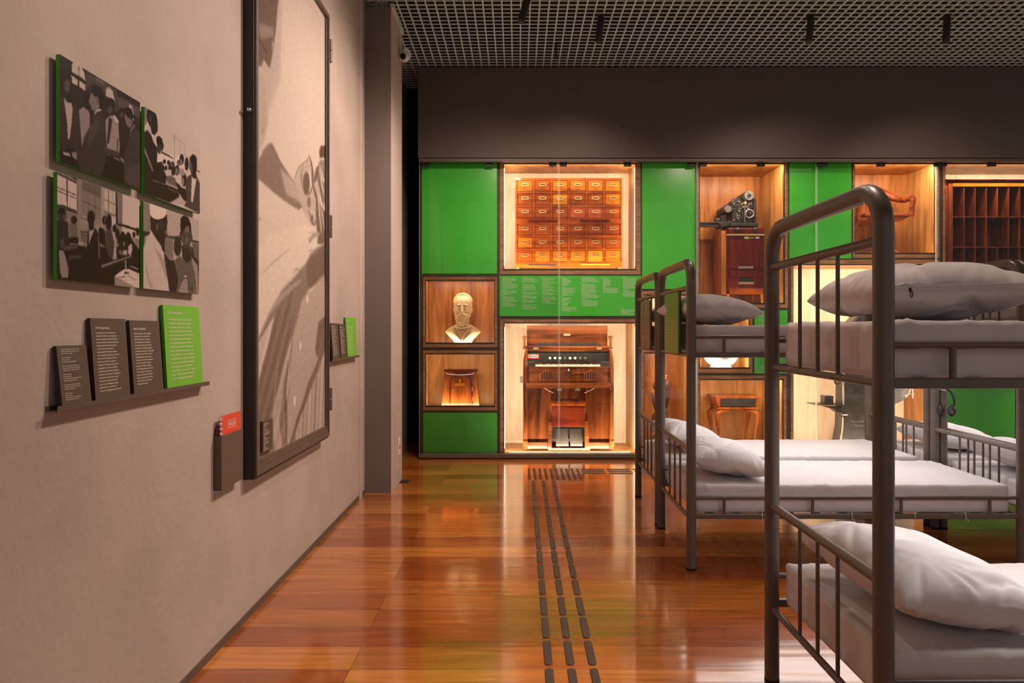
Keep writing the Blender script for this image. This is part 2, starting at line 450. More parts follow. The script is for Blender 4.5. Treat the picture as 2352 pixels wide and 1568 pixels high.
# ------------------------------------------------------------------ tactile paving
def tactile_bar(x, y, along, label, group):
    L_, W_ = .236, .036
    pts = []
    for s_ in (1, -1):
        for k in range(7):
            a = math.pi / 2 * s_ - math.pi * k / 6 * 1
            a = (math.pi / 2 - math.pi * k / 6) if s_ == 1 else (-math.pi / 2 - math.pi * k / 6)
            pts.append((s_ * (L_ / 2 - W_ / 2) + math.cos(a) * W_ / 2, math.sin(a) * W_ / 2))
    n = len(pts); vs = []
    for sc_, z in ((1, 0.0), (1, .002), (.80, .005)):
        for u, v in pts:
            u_ = u - (1 - sc_) * W_ / 2 * (1 if u > 0 else -1); v_ = v * sc_
            vs.append((u_, v_, z) if along == 'x' else (v_, u_, z))
    fs = [(i, (i + 1) % n, n + (i + 1) % n, n + i) for i in range(n)] + [(n + i, n + (i + 1) % n, 2 * n + (i + 1) % n, 2 * n + i) for i in range(n)] + [tuple(range(2 * n, 3 * n))]
    o = MB().add(vs, fs).build('tactile_bar', M['rubber'])
    o.location = (x, y, 0.0004); return tag(o, label, 'tactile bar', group)
proto = {}
def bar(x, y, along, label, group):
    if along not in proto: proto[along] = tactile_bar(x, y, along, label, group); return proto[along]
    o = proto[along].copy(); C.objects.link(o); o.location = (x, y, .0004); return tag(o, label, 'tactile bar', group)
rows = ('left', 'middle', 'right')
y = 6.70 - .135; k = 0
while y > 1.2:
    for j in (-1, 0, 1):
        o = bar(.2260 + .0053 * (y / 1.0415 - 2.85) + j * .0935, y, 'y', f'brown rubber tactile bar in the {rows[j+1]} file of three running down the aisle', f'{rows[j+1]} file of tactile bars down the aisle')
        o.rotation_euler.z = -.005
    y -= .2645; k += 1
for i in range(12):
    for j in range(3):
        bar(.763 + i * .264, 7.03 + .0965 * (1 - j) + .1, 'x', f'brown rubber tactile bar in the {("far","middle","near")[j]} file running right in front of the display case', f'{("far","middle","near")[j]} file of tactile bars along the case')
dot = MB().lathe([(.0128, 0), (.0128, .002), (.009, .005)], (0, 0, 0), 12).build('tactile_dot', M['rubber'])
gtag = 'warning dots where the tactile path turns'
for i in range(10):
    for j in range(10):
        o = dot if (i == 0 and j == 0) else dot.copy()
        if o is not dot: C.objects.link(o)
        o.location = (.118 + .0545 * i, 6.745 + .0555 * j, .0004)
        tag(o, 'round brown tactile dot in the square where the path turns right', 'tactile dot', gtag)

# ================================================================== DISPLAY CASE (back wall)
def fx(p): return X(p, YF)
def fz(p): return Z(p, YF)
# name, label, outer rect (px), inner rect, depth, side wood, back wood, top watts, bottom watts, side watts
NICHES = [
 ('cat',  'display niche lit bright round the card catalogue, upper left', (1148, 372, 1471, 630), (1156, 374, 1461, 621), .54, 'honey', 'maple', 10, 8, 6),
 ('bust', 'small lit display niche that holds the gilt bust', (972, 636, 1142, 797), (977, 642, 1137, 790), .36, 'redwood', 'redwood', 3.4, 2.6, 0),
 ('box',  'small lit display niche that holds the wooden box with a cross', (972, 804, 1142, 942), (977, 811, 1137, 935), .34, 'honey', 'honey', 1.8, 3.2, 0),
 ('organ','tall bright display niche that holds the reed organ', (1148, 733, 1471, 1041), (1157, 740, 1461, 1041), .74, 'honey', 'maple', 11, 18, 9),
 ('vase', 'small lit display niche behind the first bunk headboard, above the carved figure', (1473, 668, 1597, 792), (1479, 676, 1592, 785), .4, 'honey', 'maple', 4, 0, 0),
 ('fig',  'tall display niche with the dark carved figure behind the bunk posts', (1473, 800, 1597, 1041), (1479, 809, 1592, 1041), .75, 'honey', 'redwood', 8, 3, 0),
 ('dup',  'tall display niche that holds the duplicating machine on its cabinet', (1602, 372, 1809, 707), (1606, 374, 1803, 699), .72, 'honey', 'redwood', 15, 2, 0),
 ('bowl', 'small display niche that holds the glowing white bowl', (1602, 711, 1728, 856), (1606, 716, 1723, 847), .4, 'honey', 'honey', 2, 6, 0),
 ('table','display niche that holds the small table with curved legs', (1602, 862, 1806, 1041), (1607, 870, 1800, 1041), .7, 'honey', 'honey', 7, 3, 0),
 ('chair','display niche that holds the wooden swivel chair', (1958, 372, 2157, 592), (1962, 374, 2152, 584), .62, 'honey', 'redwood', 14, 2, 0),
 ('mach', 'wide bright display niche that holds the cast iron machine', (1816, 596, 2157, 1041), (1821, 606, 2150, 1041), .66, 'honey', 'maple', 15, 12, 9),
 ('rack', 'wide display niche that holds the pigeonhole rack', (2165, 372, 2476, 852), (2170, 374, 2471, 846), .6, 'honey', 'maple', 16, 3, 0),
 ('edge', 'low display niche at the right edge, beyond the green panel with the headphones', (2334, 862, 2480, 1041), (2339, 870, 2474, 1041), .5, 'honey', 'redwood', 5, 3, 0),
]
SOLID = [  # green panels (px rects)
 ('green_panel', 'tall green panel at the upper left corner of the display case', (969, 374, 1142, 629)),
 ('green_panel', 'green panel at the floor on the left, below the wooden box niche', (972, 947, 1142, 1041)),
 ('green_panel', 'tall green panel between the card catalogue and duplicator niches', (1474, 374, 1597, 664)),
 ('green_panel', 'green panel crossed by a glass joint, left of the chair niche', (1812, 374, 1955, 594)),
 ('green_panel', 'green panel low on the right behind the hanging headphones', (2176, 862, 2330, 1041)),
 ('information_sign', 'wide green panel printed with columns of small white text above the organ', (1147, 633, 1473, 726)),
 ('information_sign', 'small green panel with white text beside the white bowl niche', (1732, 712, 1808, 858)),
]
XL, XR = 965, 2484
xs = sorted({XL, XR} | {v for n in NICHES for v in (n[2][0], n[2][2])} | {v for s in SOLID for v in (s[2][0], s[2][2])})
ys = sorted({372, 1043} | {v for n in NICHES for v in (n[2][1], n[2][3])} | {v for s in SOLID for v in (s[2][1], s[2][3])})
rects = [n[2] for n in NICHES] + [s[2] for s in SOLID]
b = MB()
for j in range(len(ys) - 1):
    i = 0
    while i < len(xs) - 1:
        cx, cy = (xs[i] + xs[i + 1]) / 2, (ys[j] + ys[j + 1]) / 2
        free = lambda cx_: not any(r[0] < cx_ < r[2] and r[1] < cy < r[3] for r in rects)
        if free(cx):
            k = i
            while k + 1 < len(xs) - 1 and free((xs[k + 1] + xs[k + 2]) / 2): k += 1
            b.box(fx(xs[i]), fx(xs[k + 1]), YF, YF + .045, fz(ys[j + 1]), fz(ys[j])); i = k + 1
        else: i += 1
b.box(fx(XL), fx(XR), YF + .02, YF + .6, 0.01, fz(1043))           # plinth
b.box(fx(XL) - .0, fx(XL) + .02, YF + .045, 8.88, .01, fz(372))    # left cheek
struct(b.build('wall_display_case', M['case']))

for nm, lab, r in SOLID:
    x0, x1, z0, z1 = fx(r[0]), fx(r[2]), fz(r[3]), fz(r[1])
    e = empty(nm, ((x0 + x1) / 2, YF, z0), lab, 'panel')
    MB().box(x0 + .002, x1 - .002, YF - .012, YF + .02, z0 + .002, z1 - .002).build('board', M['green'], e, bevel=.002)
    if nm == 'information_sign': r_ = (e, x0, z1, r)
    if r[0] == 1147: bigpanel = e
    if r[0] == 1732: smallpanel = e

VOC = ('proveniente da hospedaria de imigrantes do brás madeira sem data acervo museu da imigração século vinte procedente de la hospedería '
       'de inmigrantes origin unknown wood and brass coming from the immigrant reception center são paulo autoria desconhecida peças de uso cotidiano').split()
rv = random.Random(3)
def filler(nl, w=34, head=True):
    out = []
    for i in range(nl):
        s_ = rv.choice(VOC).capitalize()
        lim = rv.uniform(.25, .5) * w if (head and i == 0) else rv.choice([1, 1, .95, .9, 1, .6]) * w
        while len(s_) < lim - 6: s_ += ' ' + rv.choice(VOC)
        out.append(s_)
    return '\n'.join(out)
A = lambda x, y: (1140 + x / 13.07, 625 + y / 13.07)
B_ = lambda x, y: (1320 + x / 14.7, 625 + y / 14.7)
tb = []
def tblock(f, x0, y0, x1, y1, nl, txt=None):
    a, c = f(x0, y0), f(x1, y1); k = YF / F
    wch = int((x1 - x0) / 12.5)
    tb.append((txt or filler(nl, wch), (a[0] - 1147) * k, (a[1] - 633) * k, (c[0] - a[0]) * k, (c[1] - a[1]) * k))
for q in [(190, 150, 650, 498, 13), (190, 522, 620, 680, 6), (190, 700, 645, 1040, 12), (785, 145, 1245, 310, 6), (785, 332, 1190, 545, 8), (785, 565, 1240, 670, 4),
          (785, 690, 1230, 795, 4), (785, 810, 1245, 915, 4), (785, 935, 1225, 1125, 7), (1375, 145, 1835, 690, 19), (1375, 708, 1840, 945, 9), (1970, 145, 2250, 420, 9),
          (1970, 445, 2400, 705, 10), (1970, 730, 2270, 1000, 9), (1970, 1020, 2410, 1175, 6)]: tblock(A, *q)
for q in [(235, 160, 815, 340, 6), (235, 365, 805, 880, 16), (235, 905, 790, 1150, 8), (955, 160, 1220, 475, 9), (955, 495, 1480, 705, 7), (1630, 160, 2100, 560, 12),
          (1630, 585, 2100, 825, 8), (1560, 1225, 2030, 1425, 6)]: tblock(B_, *q)
for d_, x, y in (('1', 130, 145), ('2', 130, 700), ('3', 725, 565), ('4', 1322, 145), ('5', 1912, 145), ('6', 1912, 735)): tblock(A, x, y, x + 24, y + 38, 1, d_)
for d_, x, y in (('7', 168, 365), ('8', 898, 162), ('9', 1562, 162)): tblock(B_, x, y, x + 26, y + 38, 1, d_)
lettering(tb, (fx(1147), YF - .012, fz(633)), (1, 0, 0), (0, 0, -1), M['inkwhite'], bigpanel)
k = YF / F
tb = [('10', 4 * k, 4 * k, 3.5 * k, 3 * k)] + [(filler(n_, 26), 9 * k, a_ * k, w_ * k, h_ * k) for a_, h_, w_, n_ in ((3.5, 14, 34, 6), (20, 8, 30, 4), (30, 10, 36, 5), (44, 30, 36, 12), (78, 30, 34, 12), (130, 12, 40, 5))]
lettering(tb, (fx(1732), YF - .012, fz(712)), (1, 0, 0), (0, 0, -1), M['inkwhite'], smallpanel)

NB = {}
for nm, lab, o_, i_, dep, sw, bw, wt, wb, ws in NICHES:
    ox0, oz1, ox1, oz0 = fx(o_[0]), fz(o_[1]), fx(o_[2]), fz(o_[3])
    x0, z1, x1, z0 = fx(i_[0]), fz(i_[1]), fx(i_[2]), fz(i_[3])
    e = empty('display_niche', ((x0 + x1) / 2, YF, z0), lab, 'display niche')
    # plywood edge ring
    b = MB(); ya, yb = YF - .008, YF + .06
    for (a0, a1, c0, c1) in ((ox0 + .001, x0, oz0, oz1 - .001), (x1, ox1 - .001, oz0, oz1 - .001), (x0, x1, z1, oz1 - .001), (x0, x1, oz0, z0)):
        if a1 - a0 > .002 and c1 - c0 > .002: b.box(a0, a1, ya, yb, c0, c1)
    b.build('frame', M['ply'], e)
    # thin dark liner inside the ring
    b = MB(); t = .008
    b.box(x0, x0 + t, YF, YF + .02, z0, z1).box(x1 - t, x1, YF, YF + .02, z0, z1).box(x0, x1, YF, YF + .02, z1 - t * 1.6, z1)
    if o_[3] < 1040: b.box(x0, x1, YF, YF + .02, z0, z0 + t * 2.2)
    else: b.box(x0, x1, YF, YF + .02, z0, z0 + t)
    b.build('liner', M['softblack'], e)
    g = .018; y0, y1 = YF + .045, YF + dep
    b = MB().box(x0 - g, x0, y0, y1, z0 - g, z1 + g).box(x1, x1 + g, y0, y1, z0 - g, z1 + g)
    b.build('side_panel', M[sw], e)
    MB().box(x0, x1, y0, y1, z0 - g, z0).build('bottom_panel', M[sw], e)
    MB().box(x0, x1, y0, y1, z1, z1 + g).build('top_panel', M[sw], e)
    MB().box(x0 - g, x1 + g, y1, y1 + g, z0 - g, z1 + g).build('back_panel', M[bw], e)
    NB[nm] = (x0, x1, z0, z1, y0, y1)
    W_ = x1 - x0; xc = (x0 + x1) / 2; zc = (z0 + z1) / 2
    if wt:
        MB().box(x0 + .03, x1 - .03, YF + .022, YF + .030, z1 - .006, z1 - .001).build('led_strip', M['led'], e)
        area('led_light', (xc, YF + .035, z1 - .008), (0, .55, -1), W_ - .06, .012, wt, parent=e)
    if wb:
        MB().box(x0 + .06, x1 - .06, YF + .024, YF + .032, z0 + .002, z0 + .012).build('led_strip', M['led'], e)
        area('led_light', (xc, YF + .040, z0 + .014), (0, .55, 1), W_ - .08, .012, wb, parent=e)
    if ws:
        for sx_, dx in ((x0, 1), (x1, -1)):
            MB().box(sx_ + (.009 if dx > 0 else -.013), sx_ + (.013 if dx > 0 else -.009), YF + .022, YF + .030, z0 + .05, z1 - .05).build('led_strip', M['led'], e)
            area('led_light', (sx_ + dx * .012, YF + .038, zc), (dx, .7, 0), .012, z1 - z0 - .12, ws, parent=e)

# glass sheets in front, their joints, rails and clamps
seams = [963, 1284, 1601, 1876, 2151, 2484]
zt, zbm = Z(371, YG), Z(1042, YG)
names = ['leftmost tall glass sheet, before the bust niche', 'tall glass sheet before the right half of the card catalogue', 'tall glass sheet before the duplicator niche',
         'tall glass sheet before the chair niche', 'rightmost tall glass sheet before the pigeonhole rack']
for i in range(5):
    a, c = X(seams[i] + (0 if i == 0 else 1.0), YG), X(seams[i + 1] - 1.0, YG)
    b = MB(); b.add([(a, YG, zbm), (c, YG, zbm), (c, YG, zt), (a, YG, zt)], [(0, 1, 2, 3)])
    b.cm = 1
    b.box(a, a + .0030, YG + .0005, YG + .010, zbm, zt); b.box(c - .0030, c, YG + .0005, YG + .010, zbm, zt)
    tag(b.build('glass_sheet', None, mats=[M['glass'], M['glassedge']]), names[i] , 'glass sheet', None)
tag(MB().box(X(962, YG), X(2486, YG), YG - .012, YG + .05, Z(1051, YG), Z(1042, YG)).build('glass_rail', M['taupemetal'], bevel=.003), 'long dark metal rail that carries the glass along the floor', 'rail')
tag(MB().box(X(962, YG), X(2486, YG), YG + .012, YG + .04, .001, Z(1051, YG)).build('plinth_strip', M['organh']), 'low timber plinth strip beneath the glass rail', 'plinth')
for i, (a, c) in enumerate([(969, 986), (1114, 1131), (1261, 1278), (1286, 1302), (1433, 1450), (1580, 1597), (1607, 1623), (1739, 1756), (1875, 1900), (2014, 2032), (2146, 2174), (2269, 2287), (2420, 2438)]):
    e = tag(MB().box(X(a, YG), X(c, YG), YG - .014, YG + .022, Z(382, YG), Z(372.5, YG)).build('glass_clamp', M['clampblack'], bevel=.002),
            'small black clamp that holds the top edge of the case glass', 'clamp', 'black clamps along the top of the case glass')
    for s_ in (.35, .65):
        xx = X(a, YG) * (1 - s_) + X(c, YG) * s_
        MB().cyl((xx, YG - .0145, Z(377.5, YG)), (xx, YG - .016, Z(377.5, YG)), .004, seg=8).build('screw', M['steel'], e)
# ring numbers printed on the glass
for num, px, py, where in (('1', 1164, 608, 'by the card catalogue'), ('2', 982, 779, 'below the bust'), ('3', 982, 822, 'by the wooden box'), ('4', 1165, 749, 'by the organ'), ('6', 1492, 821, 'above the carved figure'), ('9', 1626, 880, 'above the small table'), ('11', 1842, 621, 'by the iron machine')):
    yy = YG - .0006; s_ = YG / F
    e = empty('number_decal', (X(px, yy), yy, Z(py, yy)), f'faint ring with the number {num} printed on the case glass, {where}', 'decal')
    b = MB(); n = 40; r1, r2 = 6.6 * s_, 6.1 * s_
    vs = []
    for k in range(n):
        a = 2 * math.pi * k / n
        for r_ in (r1, r2): vs.append((e.location.x + r_ * math.cos(a), yy, e.location.z + r_ * math.sin(a)))
    b.add(vs, [(2 * k, 2 * k + 1, (2 * k + 3) % (2 * n), (2 * k + 2) % (2 * n)) for k in range(n)]).build('ring', M['inkbrown'], e)
    wd = (1.8 if num == '1' else 2.8) if len(num) == 1 else 4.4
    if num == '1': wd = 1.4
    lettering([(num, -wd / 2 * s_, -2.2 * s_, wd * s_, 4.4 * s_)], e.location, (1, 0, 0), (0, 0, -1), M['inkbrown'], e, 'numeral', 0)

# ================================================================== BUNK BEDS
BX, BW, BL = 1.030, .876, 1.957       # head-end x, width between posts (y), length (x)
def arc_pts(c, r, a0, a1, n=8):
    return [(c[0] + r * math.cos(a0 + (a1 - a0) * k / n), c[1] + r * math.sin(a0 + (a1 - a0) * k / n)) for k in range(n + 1)]
def make_bunk(label):
    e = empty('bunk_bed', (0, 0, 0), label, 'bunk bed', 'bunk beds')
    top = 1.8215; rb = .115; pr = .0285
    for x in (0, BL):
        pts = [(0, .012)] + [(0, .6), (0, 1.2)] + arc_pts((rb, top - rb), rb, math.pi, math.pi / 2) + arc_pts((BW - rb, top - rb), rb, math.pi / 2, 0) + [(BW, 1.2), (BW, .6), (BW, .012)]
        fr_ = MB().tube([(x, y, z) for y, z in pts], pr, 20).build('end_frame', M['bed'], e, smooth=True)
        for y in (0, BW):
            MB().cyl((x, y, .001), (x, y, .014), pr * 1.03, seg=20).build('foot_cap', M['black'], fr_, smooth=True)
        for z, r in ((1.672, .0165), (1.268, .0125), (.709, .0165), (.297, .0125)):
            MB().cyl((x, pr * .6, z), (x, BW - pr * .6, z), r).build('cross_bar', M['bed'], e, smooth=True)
        for za, zb_ in ((1.272, 1.668), (.30, .705)):
            for k in (-1, 0, 1):
                MB().cyl((x, BW / 2 + k * .153, za), (x, BW / 2 + k * .153, zb_), .0068, seg=10).build('spindle', M['bed'], e, smooth=True)
    for y in (0, BW):
        for z, r in ((1.377, .0115), (1.27, .0145), (.426, .0115), (.317, .0145)):
            if r > .012: o = MB().box(pr * .6, BL - pr * .6, y - .0125, y + .0125, z - .015, z + .015).build('side_rail', M['bed'], e, bevel=.004)
            else: o = MB().cyl((pr * .6, y, z), (BL - pr * .6, y, z), r, seg=12).build('guard_rail', M['bed'], e, smooth=True)
        for za in (1.285, .332):
            for k in range(4):
                MB().cyl((.195 + k * .524, y, za - .01), (.195 + k * .524, y, za + .088), .0095, seg=10).build('rail_strut', M['bed'], e, smooth=True)
    for z in (.317, 1.27):
        b = MB()
        for k in range(12): b.box(.10 + k * .16, .145 + k * .16, .013, BW - .013, z, z + .006)
        b.build('bed_slats', M['bed'], e)
    for x, y in ((.42, 0), (.95, 0), (1.32, 0), (1.62, 0)):
        b = MB(); b.tube([(x + .016 * math.cos(a) * .35, y + .020 * math.cos(a), .317 + .022 * math.sin(a)) for a in np.linspace(0, 2 * math.pi, 17)[:-1]], .0018, 6, closed=True)
        b.cyl((x + .004, -.019, .305), (x + .008, -.022, .288), .0016, seg=6)
        b.build('cable_tie', M['white'], e, smooth=True)
    return e
beds = [
 (BX, 2.000, 'nearest bunk bed, cut by the right edge of the picture'),
 (BX, 4.210, 'bunk bed in the middle of the hall with the green board on its headboard'),
 (BX, 5.175, 'bunk bed nearest the display case with the brown text board on its headboard'),
 (BX + 2.015, 4.210, 'bunk bed end to end with the middle one, mostly beyond the right edge'),
 (BX + 2.015, 5.175, 'far right bunk bed beside the display case, partly behind other posts'),
]
proto_bed = None
bed_objs = []
for i, (x, y, lab) in enumerate(beds):
    o = make_bunk(lab) if i == 0 else copy_tree(bed_objs[0])
    o.location = (x, y, 0); o['label'] = lab; bed_objs.append(o)

def nz(v, s, seed=0): return noise.noise(Vector((v[0] * s + seed * 7.3, v[1] * s + seed * 3.1, v[2] * s + seed)))
def ridge(v, s, seed=0): return (1 - abs(nz(v, s, seed)) * 2.2)

def mattress_mesh(seed):
    L_, W_, T_ = 1.875, .80, .168; nx, ny, nzv = 130, 58, 10; r = .015
    bm = bmesh.new()
    def pt(u, v, t):
        x, y, z = (u - .5) * L_, (v - .5) * W_, t * T_
        ix = max(-L_ / 2 + r, min(L_ / 2 - r, x)); iy = max(-W_ / 2 + r, min(W_ / 2 - r, y)); iz = max(r, min(T_ - r, z))
        d = Vector((x - ix, y - iy, z - iz))
        if d.length > 1e-9:
            d = d.normalized() * r; x, y, z = ix + d.x, iy + d.y, iz + d.z
        side = max(0, 1 - min(z, T_ - z) / .05)
        n = Vector((d.x, d.y, d.z)).normalized() if d.length > 1e-9 else Vector((0, 0, 1))
        w1 = nz((x * 1.0, y * 2.2, z), 1.6, seed) * .003
        # shallow creases that run across the sheet and down the sides
        cr = max(0, ridge((x + .35 * y + .6 * z, y * .35, 0), 4.2, seed + 2) - .80) * .020 + max(0, ridge((x * .6 - y + z * 2, y * .3 + x * .8, z), 7.0, seed + 12) - .82) * .022
        edge = min(1, (max(abs(y) / (W_ / 2), abs(x) / (L_ / 2)) ** 6) + .30)
        d2 = w1 + cr * edge + nz((x * 1.5 + z * 3, y * 1.5, z * 2), 9, seed + 5) * .0026 * edge
        if t <= 0.001: d2 = 0
        return Vector((x, y, z)) + n * d2
    idx = {}
    def V(i, j, k):
        if (i, j, k) not in idx: idx[(i, j, k)] = bm.verts.new(pt(i / nx, j / ny, k / nzv))
        return idx[(i, j, k)]
    for i in range(nx):
        for j in range(ny):
            bm.faces.new((V(i, j, nzv), V(i + 1, j, nzv), V(i + 1, j + 1, nzv), V(i, j + 1, nzv)))
            bm.faces.new((V(i, j, 0), V(i, j + 1, 0), V(i + 1, j + 1, 0), V(i + 1, j, 0)))
    for k in range(nzv):
        for i in range(nx):
            bm.faces.new((V(i, 0, k), V(i + 1, 0, k), V(i + 1, 0, k + 1), V(i, 0, k + 1)))
            bm.faces.new((V(i, ny, k), V(i, ny, k + 1), V(i + 1, ny, k + 1), V(i + 1, ny, k)))
        for j in range(ny):
            bm.faces.new((V(0, j, k), V(0, j, k + 1), V(0, j + 1, k + 1), V(0, j + 1, k)))
            bm.faces.new((V(nx, j, k), V(nx, j + 1, k), V(nx, j + 1, k + 1), V(nx, j, k + 1)))
    bmesh.ops.recalc_face_normals(bm, faces=bm.faces)
    me = bpy.data.meshes.new('mattress'); bm.to_mesh(me); bm.free(); me.materials.append(M['linen'])
    me.polygons.foreach_set('use_smooth', [True] * len(me.polygons)); return me
MM = [mattress_mesh(s) for s in (1, 4, 9)]
BN = ['the nearest bunk bed', 'the bunk bed with the green board', 'the bunk bed with the brown text board', 'the bunk bed beyond the right edge', 'the far right bunk bed']
for i, (x, y, lab) in enumerate(beds):
    for lv, z in ((0, .3245), (1, 1.2775)):
        o = bpy.data.objects.new('mattress', MM[(i + lv) % 3]); C.objects.link(o)
        o.location = (x + BL / 2 - .004, y + BW / 2, z)
        tag(o, f'sheet-covered mattress on the {("lower", "upper")[lv]} bunk of {BN[i]}', 'mattress', 'sheeted mattresses on the bunks')

def pillow_mesh(seed, L_=.66, W_=.46, T_=.19):
    """long side along y"""
    n, m_ = 72, 88
    bm = bmesh.new(); g = {}
    def prof(u, v):
        a = max(0.0, (1 - abs(u) ** 2.8)) * max(0.0, (1 - abs(v) ** 3.4))
        return a ** .42
    for side in (1, -1):
        for i in range(n + 1):
            for j in range(m_ + 1):
                if side < 0 and (i in (0, n) or j in (0, m_)): g[(side, i, j)] = g[(1, i, j)]; continue
                u = math.sin((i / n * 2 - 1) * math.pi / 2 * .96) / math.sin(math.pi / 2 * .96)
                v = math.sin((j / m_ * 2 - 1) * math.pi / 2 * .96) / math.sin(math.pi / 2 * .96)
                t = prof(u, v)
                x = u * W_ / 2 * (1 - .11 * (1 - v * v) ** 1.0); y = v * L_ / 2 * (1 - .07 * (1 - u * u))
                z = side * T_ / 2 * t * (1.0 if side > 0 else .70)
                e_ = max(abs(u), abs(v))
                # folds radiate from the corners and edges
                p = Vector((x, y, 0)); cx, cy = math.copysign(W_ / 2, u), math.copysign(L_ / 2, v)
                an = math.atan2(y - cy * .55, x - cx * .5)
                f1 = max(0, ridge((math.cos(an) * 1.2, math.sin(an) * 1.2, side + seed), 2.6, seed) - .60) * e_ ** 2 * .052
                f2 = max(0, ridge((x * 1.0 + y * .8, y * .5 - x, side), 4.6, seed + 3) - .66) * .040 * (1.1 - abs(u) ** 3)
                f3 = nz((x, y, side), 4, seed + 8) * .010
                q = (t ** .6)
                z += side * q * (f3 - f1 - f2)
                if e_ > .985:
                    z += nz((x, y, 0), 12, seed) * .008
                g[(side, i, j)] = bm.verts.new((x, y, z))
    for side in (1, -1):
        for i in range(n):
            for j in range(m_):
                q = [g[(side, i, j)], g[(side, i + 1, j)], g[(side, i + 1, j + 1)], g[(side, i, j + 1)]]
                if side < 0: q.reverse()
                try: bm.faces.new(q)
                except ValueError: pass
    for _ in range(3): bmesh.ops.smooth_vert(bm, verts=bm.verts, factor=.5, use_axis_x=True, use_axis_y=True, use_axis_z=True)
    bmesh.ops.recalc_face_normals(bm, faces=bm.faces)
    me = bpy.data.meshes.new('pillow'); bm.to_mesh(me); bm.free(); me.materials.append(M['linen'])
    me.polygons.foreach_set('use_smooth', [True] * len(me.polygons)); return me
PM = [pillow_mesh(2), pillow_mesh(5), pillow_mesh(11)]
def pillow(k, loc, rot, label, scale=(1, 1, 1)):
    o = bpy.data.objects.new('pillow', PM[k]); C.objects.link(o)
    o.location = loc; o.rotation_euler = [R(a) for a in rot]; o.scale = scale
    mw = Matrix.LocRotScale(o.location, o.rotation_euler, o.scale)
    rest = 1.4475 if loc[2] > 1 else .4945              # top of the mattress it lies on
    o.location.z += rest - min((mw @ v.co).z for v in PM[k].vertices)
    return tag(o, label, 'pillow', 'white pillows at the head of the bunks')
up, lo = 1.450 + .070, .497 + .070
p_near = pillow(0, (BX + .320, 2.43, up + .016), (0, 0, -6), 'large zipped pillow on the upper bunk of the nearest bed', (1.08, 1.04, 1.18))
pillow(1, (BX + .315, 2.41, lo + .026), (1, 9, 4), 'pillow leaning on the rail at the lower bunk of the nearest bed', (1.12, 1.06, 1.3))
pillow(2, (BX + .20, 4.62, up + .012), (0, 4, 6), 'pillow on the upper bunk behind the green board, one corner through the bars', (1.02, .98, 1.15))
pillow(0, (BX + .30, 4.62, lo + .022), (0, 10, -6), 'pillow on the lower bunk beneath the green board', (1.06, 1.0, 1.15))
pillow(1, (BX + .24, 5.60, up), (0, 4, -3), 'pillow on the upper bunk behind the brown text board')
pillow(1, (BX + .29, 5.56, lo + .03), (0, 13, 4), 'pillow on the far lower bunk beneath the brown text board', (1.05, 1.02, 1.15))
pillow(2, (BX + 2.32, 4.62, lo + .02), (0, 8, 2), 'pillow on the lower bunk seen through the bars at the right edge', (1.05, 1.05, 1.15))
pillow(0, (BX + 2.34, 5.58, lo + .01), (0, 5, 0), 'pillow on the lower bunk of the far right bed by the case', (1, 1, 1.1))
pillow(1, (BX + 2.36, 5.58, up), (0, 0, 0), 'pillow on the upper bunk of the far right bed by the case')
pillow(2, (BX + 2.36, 4.60, up), (0, 0, 0), 'pillow on the upper bunk beyond the right edge')
# zip along the seam of the nearest upper pillow
from mathutils.bvhtree import BVHTree
_me = PM[0]
_bvh = BVHTree.FromPolygons([v.co.copy() for v in _me.vertices], [tuple(p.vertices) for p in _me.polygons])
def near_face(x, z):
    h = _bvh.ray_cast(Vector((x, -1, z)), Vector((0, 1, 0)))[0]
    return h if h else Vector((x, -.30, z))
b = MB()
for dz in (-.008, -.003, .003, .008):
    b.tube([near_face(x, .010 + dz + x * .02) + Vector((0, -.0008, 0)) for x in np.linspace(-.135, .20, 40)], .0011, 5)
zp = b.build('zip', M['linen'], None, smooth=True); zp.parent = p_near
q = near_face(-.135, .008)
pt_ = MB().box(q.x - .0025, q.x + .0025, q.y - .005, q.y - .001, q.z - .006, q.z + .003).tube([(q.x + .003 + .003 * math.cos(a), q.y - .004, q.z - .013 + .008 * math.sin(a)) for a in np.linspace(0, 2 * math.pi, 13)[:-1]], .0011, 6, closed=True).build('zip_pull', M['black'], None)
pt_.parent = zp

# LED battens under the upper bunks (their light falls on the lower mattresses)
for i, (x, y, lab) in enumerate(beds):
    o = bed_objs[i]
    yy = BW / 2
    me_ = MB().box(.30, 1.75, yy - .012, yy + .012, 1.243, 1.262)
    ob = me_.build('batten', M['white'])
    ob.parent = o
    area('batten_light', (x + 1.05, y + yy, 1.240), (0, 0, -1), 1.5, .50, (12.5, 10, 9, 9, 9)[i], (1, .92, .87), parent=o)

# ------------------------------------------------------------------ boards hung on the bunk headboards
def bed_board(name, y0, y1, z0, z1, xf, material, edge, lines, label, cols=1):
    e = empty(name, (xf, (y0 + y1) / 2, z0), label, 'board')
    b = MB().box(xf, xf + .011, y0, y1, z0, z1); ob = b.build('board', material, e, bevel=.001)
    for yy in (y0 + .06, y1 - .06):
        MB().box(xf + .011, xf + .0125, yy - .008, yy + .008, z1 - .05, z1 - .012).build('hook', M['softblack'], e)
    lettering(lines, (xf, y1, z1), (0, -1, 0), (0, 0, -1), M['ink'], e)
    return e
rv = random.Random(11)
Wb = .40
ln = []
def stack(u0, wfull, v0, dv, h_, widths):
    v = v0
    for q in widths:
        if q: ln.append((filler(1, int(34 * q), False)[: max(4, int(34 * q))], u0, v, wfull * q, h_))
        v += dv
stack(.04, .31, .038, .0, .012, [.38]); stack(.04, .31, .066, .0205, .0085, [1, .28, 0, 1, .95, .92, 0, .72, .95, .80, .38, 0, .82, .28, 0, .95, .84])
